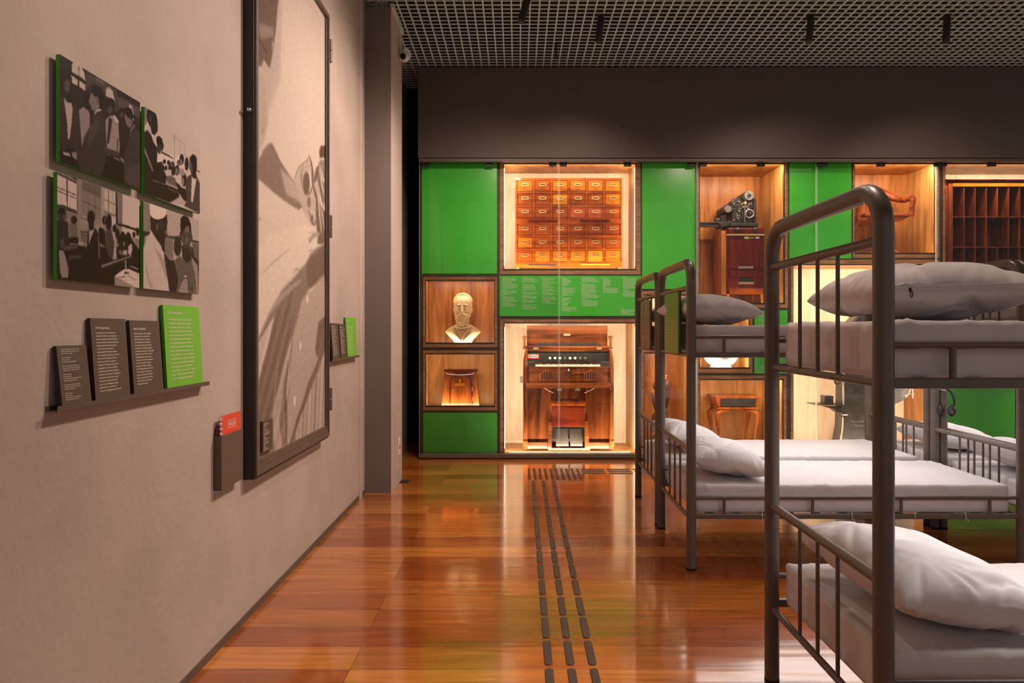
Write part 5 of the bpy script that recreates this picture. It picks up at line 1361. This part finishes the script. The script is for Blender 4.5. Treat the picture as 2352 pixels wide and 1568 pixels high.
q = fo(1595, 530); MB().ell((X(q[0], Y0), Y0 + .0, Z(q[1], Y0)), (.008, .006, .012), 10, 8).build('knob', M['brass'], e, smooth=True)
bx(MB(), (1178, 662, 2012, 712), Y0 - .02, .1, fo).build('lower_rail', M['organh'], e, bevel=.005)
for a_, c_ in ((1182, 1415), (1768, 2006)): bx(MB(), (a_, 712, c_, 1262), Y0 + .09, .03, fo).build('knee_panel', M['organ'], e)
for a_, c_ in ((1182, 1400), (1790, 2006)): bx(MB(), (a_, 1255, c_, 1322), Y0 + .03, .08, fo).build('base_rail', M['organh'], e, bevel=.003)
bx(MB(), (1410, 712, 1772, 900), Y0 + .22, .02, fo).build('back_panel', M['cherry'], e)
for a_, c_ in ((1512, 1583), (1610, 1685)): bx(MB(), (a_, 712, c_, 822), Y0 + .06, .02, fo).build('knee_lever', M['organ'], e, bevel=.004)
for sg, a_, c_, d_ in ((1, 1350, 1400, 1440), (-1, 1855, 1800, 1755)):
    pts = [(x, Y0 + .04, z) for x, z in pz([(a_, 712), (c_, 740), (d_, 760)], Y0 + .04, fo)]
    MB().tube(pts, .0035, 8).build('lever_rod', M['wire'], e, smooth=True)
for a_ in (1480, 1662): bx(MB(), (a_, 716, a_ + 48, 740), Y0 + .03, .02, fo).build('bracket', M['steel'], e)
bx(MB(), (1425, 872, 1758, 1102), Y0 + .03, .02, fo).build('pedal_cover', M['organred'], e, bevel=.003)
bx(MB(), (1422, 866, 1762, 890), Y0 + .02, .03, fo).build('cover_rail', M['cherry'], e, bevel=.002)
for a_, c_ in ((1398, 1426), (1758, 1788)):
    MB().prism(pz([(a_, 1050), (c_, 1050), (c_ + (14 if a_ > 1500 else 0), 1320), (a_ - (14 if a_ < 1500 else 0), 1320)], Y0 - .01, fo), Y0 - .01, Y0 + .10).build('pedal_cheek', M['organh'], e, bevel=.002)
bx(MB(), (1426, 1100, 1758, 1310), Y0 + .20, .02, fo).build('pedal_well', M['softblack'], e)
for a_, c_ in ((1466, 1590), (1608, 1730)):
    x0, x1 = X(fo(a_, 0)[0], Y0 + .08), X(fo(c_, 0)[0], Y0 + .08); zA, zB = Z(fo(0, 1275)[1], Y0 + .02), Z(fo(0, 1115)[1], Y0 + .17)
    MB().add([(x0, Y0 + .02, zA), (x1, Y0 + .02, zA), (x1, Y0 + .17, zB), (x0, Y0 + .17, zB), (x0, Y0 + .02, zA - .02), (x1, Y0 + .02, zA - .02), (x1, Y0 + .17, zB - .02), (x0, Y0 + .17, zB - .02)],
             [(0, 1, 2, 3), (7, 6, 5, 4), (0, 4, 5, 1), (1, 5, 6, 2), (2, 6, 7, 3), (3, 7, 4, 0)]).build('pedal', M['greytread'], e)
bx(MB(), (1390, 1312, 1810, 1338), Y0 - .01, .14, fo).build('pedal_sill', M['cherry'], e, bevel=.003)
bx(MB(), (1108, 597, 1136, 660), Y0 + .1, .06, fo).build('side_bracket', M['greytread'], e)
e.location.z += .012

# ---- carved figure
Y0 = 8.12
e = empty('carved_figure', (X(1518, Y0), Y0, Z(1038, Y0)), 'dark carved wooden figure standing behind the bunk posts', 'sculpture')
s_ = Y0 / F
def bl(px, py, rx, ry, dy=0, rot=0): return (X(px, Y0), Y0 + dy, Z(py, Y0)), (rx * s_, rx * s_ * .9, ry * s_), 18, 12, Matrix.Rotation(rot, 3, 'Y')
b = MB()
for a in ((1521, 890, 15, 14), (1519, 906, 17, 20), (1516, 930, 12, 22), (1520, 948, 17, 14), (1512, 962, 16, 18), (1520, 985, 17, 22), (1517, 1010, 19, 18), (1508, 884, 8, 12, 0, .4), (1534, 886, 6, 14, 0, -.2), (1533, 918, 5, 24, 0, .15), (1503, 925, 5, 26, 0, -.25)): b.ell(*bl(*a))
b.build('body', M['carved'], e, remesh=.007, sm=3)
b = MB()
for a in ((1526, 872, 7, 8), (1530, 865, 4, 5)): b.ell(*bl(*a))
b.build('head', M['cherry'], e, remesh=.005, sm=2)
bx(MB(), (1498, 1020, 1540, 1032), Y0 - .08, .18).build('base', M['carved'], e, bevel=.004)

# ---- small vase glimpsed in the niche above
Y0 = 8.05
e = empty('vase', (X(1536, Y0), Y0, NB['vase'][2] + .001), 'pale ceramic vase almost hidden behind the boards of the first bunks', 'vase')
MB().lathe([(.07, 0), (.13, .06), (.16, .18), (.15, .28), (.09, .38), (.075, .42), (.10, .455), (.085, .45), (.06, .42)], e.location, 32).build('body', M['ceramic'], e, smooth=True)

# ---- duplicating machine and its cabinet
fd = lambda x, y: (1440 + x / 3.92, 340 + y / 3.92)
Y0 = 8.16
e = root('machine_cabinet', (903, 705, 1237, 1330), Y0, fd, 'dark red mahogany cabinet with a roll front, its side door swung open', 'cabinet')
zf = NB['dup'][2]
bx(MB(), (905, 780, 1235, 1290), Y0, .38, fd).build('body', M['mahog'], e, bevel=.003)
b = bx(MB(), (903, 715, 1237, 772), Y0 - .02, .42, fd); b.build('top_moulding', M['mahog'], e, bevel=.014)
bx(MB(), (903, 772, 1238, 786), Y0 - .012, .4, fd).build('gilt_band', M['brass'], e)
bx(MB(), (920, 832, 1222, 1092), Y0 - .008, .02, fd).build('roll_front', M['mahog'], e, bevel=.003)
for q, hy in (((922, 1100, 1222, 1158), None), ((922, 1160, 1222, 1262), 1190)):
    d = bx(MB(), q, Y0 - (.006 if hy else .03), .03, fd).build('drawer', M['mahog'], e, bevel=.003)
    if hy:
        bx(MB(), (1010, 1170, 1128, 1200), Y0 - .0075, .004, fd).build('recess', M['black'], d)
        bx(MB(), (1003, 1202, 1142, 1224), Y0 - .018, .014, fd).build('handle', M['bronze'], d, bevel=.002)
bx(MB(), (1003, 1062, 1140, 1085), Y0 - .020, .014, fd).build('handle', M['bronze'], e, bevel=.002)
bx(MB(), (925, 1264, 1228, 1316), Y0 - .002, .3, fd).build('apron', M['cat2'], e, bevel=.002)
for a_, c_, mt in ((1058, 1098, 'brass'), (1104, 1142, 'greytread'), (1155, 1193, 'steel')): bx(MB(), (a_, 797, c_, 816), Y0 - .003, .004, fd).build('plate', M[mt], e)
for a_ in (995, 1152):
    q = fd(a_, 738); MB().lathe([(.026, 0), (.026, -.008), (.014, -.016)], (X(q[0], Y0), Y0 - .02, Z(q[1], Y0)), 20, 'y').build('knob', M['machine'], e, smooth=True)
for a_ in (915, 1215):
    for yy in (Y0 + .02, Y0 + .33):
        q = fd(a_, 1310); xx = X(q[0], Y0); MB().tube([(xx, yy, Z(q[1], Y0)), (xx + (.01 if a_ > 1000 else -.01), yy, zf + .001)], [.022, .014], 4).build('leg', M['cat1'], e)
# open door: hinged at the front left edge and folded back beside the body
xh = X(fd(903, 0)[0], Y0); zt_, zb_ = Z(fd(0, 740)[1], Y0), Z(fd(0, 1320)[1], Y0)
MB().box(xh - .058, xh - .040, Y0 + .03, Y0 + .40, zb_, zt_).build('door', M['redwood'], e, bevel=.002)
MB().box(xh - .062, xh - .058, Y0 + .09, Y0 + .34, zb_ + .06, zt_ - .08).build('door_panel', M['redwood'], e, bevel=.003)
MB().box(xh - .040, xh - .001, Y0 + .03, Y0 + .06, zb_, zt_).build('door_edge', M['redwood'], e)
e = root('duplicating_machine', (930, 390, 1187, 705), Y0 + .02, fd, 'black duplicating machine with drum and handwheel on top of the mahogany cabinet', 'machine')
Ym = Y0 + .06
bx(MB(), (930, 672, 1187, 703), Ym - .03, .34, fd).build('base_plate', M['machine'], e, bevel=.004)
MB().prism(pz([(948, 672), (945, 480), (985, 440), (1060, 470), (1140, 440), (1166, 455), (1166, 672)], Ym + .02, fd), Ym + .02, Ym + .26).build('housing', M['machine'], e, bevel=.006)
def ycyl(px, py, r, ya, yb2, name, m_, par=e, seg=28):
    q = fd(px, py); return MB().cyl((X(q[0], Ym), ya, Z(q[1], Ym)), (X(q[0], Ym), yb2, Z(q[1], Ym)), r, seg=seg).build(name, M[m_], par, smooth=True)
ycyl(1085, 436, .060, Ym - .01, Ym + .30, 'drum', 'machine')
dsk = ycyl(1095, 430, .053, Ym - .02, Ym - .01, 'drum_disc', 'steel')
ycyl(1095, 430, .020, Ym - .032, Ym - .02, 'hub', 'machine', dsk)
for k in range(3):
    a = k * 2.1; q = fd(1095, 430); MB().cyl((X(q[0], Ym) + .035 * math.cos(a), Ym - .0215, Z(q[1], Ym) + .035 * math.sin(a)), (X(q[0], Ym) + .035 * math.cos(a), Ym - .02, Z(q[1], Ym) + .035 * math.sin(a)), .006, seg=10).build('hole', M['black'], dsk)
ycyl(905, 545, .048, Ym + .02, Ym + .30, 'feed_drum', 'machine')
ycyl(912, 548, .040, Ym - .0, Ym + .02, 'feed_disc', 'greytread')
q = fd(1095, 595); cw = Vector((X(q[0], Ym), Ym - .035, Z(q[1], Ym)))
hw = MB().tube([cw + Vector((.046 * math.cos(a), 0, .046 * math.sin(a))) for a in np.linspace(0, 2 * math.pi, 33)[:-1]], .007, 10, closed=True).build('handwheel', M['steel'], e, smooth=True)
b = MB().cyl(cw, cw + Vector((0, .05, 0)), .012)
for k in range(3):
    a = k * 2.094 + .5; b.cyl(cw, cw + Vector((.044 * math.cos(a), 0, .044 * math.sin(a))), .005, seg=8)
b.build('spokes', M['machine'], hw, smooth=True)
rg_ = random.Random(6)
for k in range(60):
    x_, y_ = rg_.uniform(960, 1155), rg_.uniform(480, 655); r_ = rg_.uniform(.004, .013)
    if (x_ - 1095) ** 2 + (y_ - 595) ** 2 < 2500: continue
    ycyl(x_, y_, r_ * 1.15, Ym + rg_.uniform(-.002, .012), Ym + .03, 'gear', rg_.choice(['steel', 'bronze', 'machine', 'machine', 'greytread', 'machine', 'bronze']), seg=14)
q = fd(1062, 495); MB().cyl((X(q[0], Ym), Ym - .02, Z(q[1], Ym)), (X(q[0], Ym), Ym + .02, Z(q[1], Ym)), .017, seg=16).build('gear', M['brass'], e, smooth=True)
q, q2 = fd(1060, 500), fd(1058, 670); MB().cyl((X(q[0], Ym), Ym - .012, Z(q[1], Ym)), (X(q2[0], Ym), Ym - .012, Z(q2[1], Ym)), .006, seg=8).build('link_rod', M['steel'], e, smooth=True)
bx(MB(), (1140, 455, 1166, 668), Ym - .012, .05, fd).build('side_frame', M['machine'], e, bevel=.004)
b = bx(MB(), (650, 664, 940, 676), Ym, .24, fd); bx(b, (650, 690, 830, 710), Ym + .01, .02, fd); b.build('paper_tray', M['machine'], e, bevel=.002)
MB().prism(pz([(820, 672), (940, 655), (940, 690), (850, 715)], Ym, fd), Ym - .01, Ym + .2).build('tray_bracket', M['machine'], e, bevel=.002)
for q_ in ((847, 607, 893, 664), (797, 632, 840, 664)): bx(MB(), q_, Ym + .05, .06, fd).build('tray_guide', M['machine'], e, bevel=.006)

# ---- white bowl
Y0 = 8.06; zf = NB['bowl'][2]
e = empty('bowl', (X(1655, Y0), Y0, zf), 'glowing white footed ceramic bowl in the small niche under the upper bunk', 'bowl')
MB().lathe([(.115, 0.001), (.125, .008), (.105, .03), (.15, .06), (.185, .11), (.200, .17), (.205, .22), (.215, .235), (.200, .235), (.192, .17), (.17, .11), (.12, .06), (.03, .045)], e.location, 40).build('body', M['ceramic'], e, smooth=True)

# ---- small table with curved legs
ft = lambda x, y: (1440 + x / 3.733, 640 + y / 3.733)
Y0 = 8.10; zf = NB['table'][2]
e = root('side_table', (690, 985, 1157, 1400), Y0, ft, 'small polished table with flared glass-fronted top and curved legs', 'table')
top = pz([(775, 1010), (1157, 1010)], Y0, ft); bot = pz([(785, 1105), (1127, 1105)], Y0, ft)
dpt = .40
tx0, tx1, bx0_, bx1_ = top[0][0], top[1][0], bot[0][0], bot[1][0]; tz, bz_ = top[0][1], bot[0][1]
MB().add([(tx0 - .02, Y0, tz), (tx1, Y0, tz), (tx1, Y0 + dpt, tz), (tx0 - .02, Y0 + dpt, tz), (bx0_ + .01, Y0 + .04, bz_), (bx1_ - .01, Y0 + .04, bz_), (bx1_ - .01, Y0 + dpt - .04, bz_), (bx0_ + .01, Y0 + dpt - .04, bz_)],
         [(0, 1, 2, 3), (7, 6, 5, 4), (0, 4, 5, 1), (1, 5, 6, 2), (2, 6, 7, 3), (3, 7, 4, 0)]).build('tray', M['cherry'], e, bevel=.004)
g1 = pz([(803, 1027), (1113, 1097)], Y0, ft)
MB().add([(g1[0][0], Y0 + .003, g1[0][1]), (g1[1][0], Y0 + .003, g1[0][1]), (g1[1][0] - .01, Y0 + .028, g1[1][1]), (g1[0][0] + .01, Y0 + .028, g1[1][1])] + [(g1[0][0], Y0 + .02, g1[0][1]), (g1[1][0], Y0 + .02, g1[0][1]), (g1[1][0] - .01, Y0 + .05, g1[1][1]), (g1[0][0] + .01, Y0 + .05, g1[1][1])],
         [(0, 1, 2, 3), (7, 6, 5, 4), (0, 4, 5, 1), (1, 5, 6, 2), (2, 6, 7, 3), (3, 7, 4, 0)]).build('glass_panel', M['softblack'], e)
bz2 = Z(ft(0, 1120)[1], Y0)
MB().box(bx0_, bx1_ + .012, Y0 + .02, Y0 + dpt - .02, bz2, bz_).build('lower_rim', M['cherry'], e, bevel=.004)
for sx_, xx in ((-1, bx0_ + .03), (1, bx1_ - .03)):
    for yy, sy_ in ((Y0 + .05, -1), (Y0 + dpt - .05, 1)):
        pts = []
        for t, ox, rr in ((0, -.10, .018), (.0, -.05, .022), (.03, -.01, .026), (.10, .028, .028), (.22, .034, .024), (.45, .018, .018), (.75, .002, .014), (1, -.006, .013)):
            pts.append(((xx + sx_ * ox, yy + sy_ * max(ox, -.0) * .4, bz2 - .012 - t * (bz2 - zf - .013)), rr))
        MB().tube(*smooth_path([p_[0] for p_ in pts], [p_[1] for p_ in pts], 4), 12).build('leg', M['cherry'], e, smooth=True)

# ---- swivel chair
fh = lambda x, y: (1780 + x / 4.112, 340 + y / 4.112)
Y0 = 8.03; zf = NB['chair'][2]
sx0, sx1 = X(fh(850, 0)[0], Y0), X(fh(1330, 0)[0], Y0); zs = Z(fh(0, 640)[1], Y0)
cxs = (sx0 + sx1) / 2 - .01
e = empty('swivel_chair', (cxs, Y0 + .2, zf), 'reddish wooden swivel armchair with curved back rail in its niche', 'chair')
MB().box(sx0, sx1 - .02, Y0, Y0 + .40, zs, zs + .035).build('seat', M['chairwood'], e, bevel=.012)
MB().prism([(sx0 + .03, zs), (sx1 - .05, zs), (sx1 - .13, zs - .045), (sx0 + .12, zs - .07)], Y0 + .03, Y0 + .38).build('seat_frame', M['chairwood'], e, bevel=.004)
arm_z = Z(fh(0, 470)[1], Y0)
pts = [(sx0 - .075, Y0 + .0, arm_z - .01), (sx0 - .07, Y0 + .15, arm_z), (sx0 - .05, Y0 + .33, arm_z + .03), (cxs - .08, Y0 + .39, arm_z + .13), (cxs + .06, Y0 + .40, arm_z + .15), (sx1 - .12, Y0 + .34, arm_z + .08), (sx1 - .03, Y0 + .22, arm_z + .015), (sx1 - .015, Y0 + .03, arm_z + .01)]
MB().tube(*smooth_path(pts, [.026, .032, .036, .050, .054, .046, .034, .028]), 12).build('arm_rail', M['chairwood'], e, smooth=True)
for x_, xb2 in ((sx0 - .075, sx0 - .055), (sx1 - .018, sx1 - .03)):
    MB().tube([(x_, Y0 + .02, arm_z), (x_ * .5 + xb2 * .5, Y0 + .03, (arm_z + zs) / 2), (xb2, Y0 + .04, zs - .04 if x_ < cxs else zs)], [.032, .026, .030], 10).build('arm_post', M['chairwood'], e, smooth=True)
MB().box(sx0 - .085, sx0 + .03, Y0 + .0, Y0 + .40, zs - .07, zs - .02).build('side_rail', M['chairwood'], e, bevel=.01)
for k in range(7):
    t = (k + 1) / 8; x_ = sx0 + .02 + (sx1 - sx0 - .10) * t
    MB().tube([(x_, Y0 + .36, zs + .03), (x_, Y0 + .36 + .03 * math.sin(t * math.pi), arm_z + .05 + .08 * math.sin(t * math.pi))], [.012, .010], 8).build('back_spindle', M['chairwood'], e, smooth=True)
MB().cyl((cxs, Y0 + .2, zs - .06), (cxs, Y0 + .2, zf + .12), .02).lathe([(.022, .0), (.05, .01), (.05, .03), (.022, .05)], (cxs, Y0 + .2, zf + .10), 16).build('screw_post', M['machine'], e, smooth=True)
b = MB().tube([(cxs - .02, Y0 + .1, zs - .075), (cxs - .08, Y0 + .08, zs - .10), (cxs - .10, Y0 + .08, zs - .08)], .008, 8); b.build('tilt_spring', M['machine'], e, smooth=True)
for k in range(4):
    a = math.pi / 4 + k * math.pi / 2; dx, dy = math.cos(a), math.sin(a)
    MB().tube([(cxs + dx * .02, Y0 + .2 + dy * .015, zf + .16), (cxs + dx * .12, Y0 + .2 + dy * .08, zf + .09), (cxs + dx * .26, Y0 + .2 + dy * .15, zf + .026)], [.030, .026, .018], 10).build('foot', M['chairwood'], e, smooth=True)

# ---- pigeonhole rack
fp = lambda x, y: (2100 + x / 5.226, 380 + y / 5.226)
Y0 = 8.02
zf = NB['rack'][2]
x0 = X(2171.5, Y0); colw = 25.6; ncol = 9
x1 = X(2189.5 + colw * ncol + 16, Y0); ztop = Z(412, Y0)
e = empty('pigeonhole_rack', ((x0 + x1) / 2, Y0, zf), 'large reddish wooden rack of tall pigeonholes at the upper right', 'rack')
b = MB()
b.box(x0, X(2179, Y0), Y0 + .01, Y0 + .34, zf + .002, ztop - .01).box(X(2179, Y0), X(2188.5, Y0), Y0, Y0 + .34, zf + .002, ztop - .01).box(x1 - .08, x1, Y0, Y0 + .34, zf + .002, ztop - .01)
b.box(X(2180, Y0), x1 - .05, Y0 + .32, Y0 + .34, zf + .002, ztop); b.box(X(2180, Y0), x1 - .05, Y0, Y0 + .34, zf + .002, zf + .03)
b.build('case', M['rack'], e)
MB().box(x0 - .004, x1 + .01, Y0 - .02, Y0 + .36, ztop - .014, ztop + .004).build('cornice', M['mahog'], e, bevel=.004)
MB().box(X(2188, Y0), x1 - .05, Y0 - .002, Y0 + .04, Z(428, Y0), Z(420, Y0)).build('top_rail', M['cat1'], e)
MB().box(X(2179, Y0), x1 - .05, Y0 - .001, Y0 + .32, Z(420, Y0), ztop - .014).build('head_board', M['mahog'], e)
rowy = [428.5, 498, 567.5, 637, 706.5, 776, 845]
zlow = zf + .03
for i, py in enumerate(rowy[1:-1]):
    MB().box(X(2189, Y0), X(2189.5 + colw * ncol, Y0), Y0 + .002, Y0 + .32, Z(py, Y0) - .005, Z(py, Y0) + .005).build('shelf', M['rack'], e)
for j in range(6):
    zt2 = Z(rowy[j], Y0) - .006; zb3 = max(zlow, Z(rowy[j + 1], Y0) + .006)
    for i in range(1, ncol + 1):
        if j == 1 and i == 4: continue
        xx = X(2189.5 + colw * i, Y0)
        MB().box(xx - .0045, xx + .0045, Y0 + .004, Y0 + .32, zb3, zt2).build('divider', M['rack'], e)

# ---- cast iron machine
fm = lambda x, y: (1840 + x / 7.127, 840 + y / 7.127)
Y0 = 8.06; zf = NB['mach'][2]
e = empty('shoe_machine', (X(1980, Y0), Y0 + .1, zf), 'polished cast iron machine with raised lettering and a small work plate', 'machine')
poly = [(640, 1440), (620, 1300), (632, 1180), (655, 1060), (670, 950), (672, 800), (680, 620), (684, 250), (690, -100), (720, -420), (820, -700), (1000, -900), (1250, -980), (1500, -900), (1500, -700), (1330, -620), (1300, -300), (1310, 200), (1340, 800), (1380, 1200), (1420, 1440)]
MB().prism([(x, max(z, zf + .001)) for x, z in pz(poly, Y0, fm)], Y0, Y0 + .20).build('column', M['iron'], e, bevel=.018)
b = MB().tube([(x, Y0 + .0, z) for x, z in pz([(690, 640), (690, 250), (696, -100)], Y0, fm)], .010, 10); b.build('edge_bead', M['steel'], e, smooth=True)
b = MB().tube([(x, Y0 + .0, max(z, zf + .01)) for x, z in pz([(684, 830), (682, 950), (668, 1080), (650, 1180), (640, 1300)], Y0, fm)], .009, 10); b.build('edge_bead', M['steel'], e, smooth=True)
p_ = pz([(650, 800), (780, 822)], Y0, fm); MB().ell(((p_[0][0] + p_[1][0]) / 2, Y0 + .0, p_[0][1]), (.045, .012, .008), 12, 6).build('boss', M['steel'], e, smooth=True)
q = fm(806, 893); q2 = fm(806, 955); sc_ = Y0 / F / 7.127
lettering([('TRIUMPH', 0, 0, 250 * sc_, 42 * sc_), ('S. PAULO', 5 * sc_, 62 * sc_, 240 * sc_, 42 * sc_)], (X(q[0], Y0), Y0, Z(q[1], Y0)), (1, 0, 0), (0, 0, -1), M['steel'], e, lift=.002)
bx(MB(), (240, 632, 700, 645), Y0 - .06, .26, fm).build('work_plate', M['iron'], e, bevel=.002)
MB().prism(pz([(380, 668), (690, 668), (690, 770), (600, 765), (540, 712)], Y0, fm), Y0 + .02, Y0 + .12).build('plate_bracket', M['iron'], e, bevel=.004)
bx(MB(), (388, 492, 530, 630), Y0 - .02, .12, fm).build('tool_box', M['iron'], e, bevel=.002)
c_ = fm(588, 255); b = MB().tube([(X(c_[0], Y0) + .030 * math.cos(a), Y0 - .01, Z(c_[1], Y0) + .030 * math.sin(a)) for a in np.linspace(0, 2 * math.pi, 21)[:-1]], .009, 10, closed=True)
b.cyl((X(c_[0], Y0), Y0 - .01, Z(c_[1], Y0) + .03), (X(c_[0], Y0), Y0 - .01, Z(c_[1], Y0) + .35), .009); b.build('hook', M['machine'], e, smooth=True)
q = fm(1455, 250); Yd = Y0 - .03
b = MB().lathe([(.262, 0), (.262, .02), (.24, .03), (.05, .035), (.05, -.03)], (X(q[0], Yd), Yd, Z(q[1], Yd)), 48, 'y'); b.build('flywheel', M['steel'], e, smooth=True)
pts = [(x, Yd - .04, z) for x, z in pz([(1700, 510), (1745, 465), (1775, 400), (1790, 330), (1795, 200)], Yd - .04, fm)]
MB().tube(pts, [.010, .012, .012, .011, .010], 10).build('lever', M['steel'], e, smooth=True)
pts = [(x, Yd - .045, z) for x, z in pz([(1740, 462), (1855, 460)], Yd - .045, fm)]
MB().tube(pts, .006, 8).build('crank_pin', M['steel'], e, smooth=True)
pts = [(x, Yd - .045, z) for x, z in pz([(1822, 380), (1824, 530)], Yd - .045, fm)]
MB().tube(pts, .005, 8).build('crank_pin', M['steel'], e, smooth=True)

# ---- headphones hanging from a hook on the end-to-end bunk's post
hx, hy_, hz = X(2184, 5.0), 5.02, Z(893, 5.0)
e = empty('headphones', (hx, hy_, hz), 'black headphones hanging beside the bunk post in front of the green panel', 'headphones')
r_ = .062
pts = [(hx + .012 + r_ * .35 * math.sin(t), hy_ + r_ * math.cos(t) * 1.0, hz - .09 + .10 * math.sin(t) * 1) for t in np.linspace(0, math.pi, 15)]
pts = [(hx - .01 + .045 * k, hy_ + .0, hz) for k in ()]
arcp = [(X(px, 5.0), 5.0, Z(py, 5.0)) for px, py in ((2170, 896), (2176, 894), (2182, 897), (2187, 904), (2191, 914), (2192, 924), (2192, 932))]
MB().tube(arcp, [.006, .007, .008, .009, .009, .008, .007], 10).build('headband', M['softblack'], e, smooth=True)
MB().ell((X(2187, 5.0), 5.0, Z(943, 5.0)), (.030, .024, .042), 20, 12, Matrix.Rotation(.2, 3, 'Y')).build('ear_cup', M['softblack'], e, smooth=True)
MB().ell((X(2188, 4.97), 4.975, Z(947, 4.97)), (.009, .004, .010), 12, 8).build('emblem', M['greytread'], e, smooth=True)
MB().ell((X(2170, 5.0), 5.04, Z(943, 5.0)), (.024, .020, .040), 20, 12).build('ear_cup', M['softblack'], e, smooth=True)
MB().cyl((X(2168, 5.0), 5.09, Z(896, 5.0)), (X(2168, 5.0), 4.98, Z(896, 5.0)), .006).build('hanger', M['steel'], e, smooth=True)
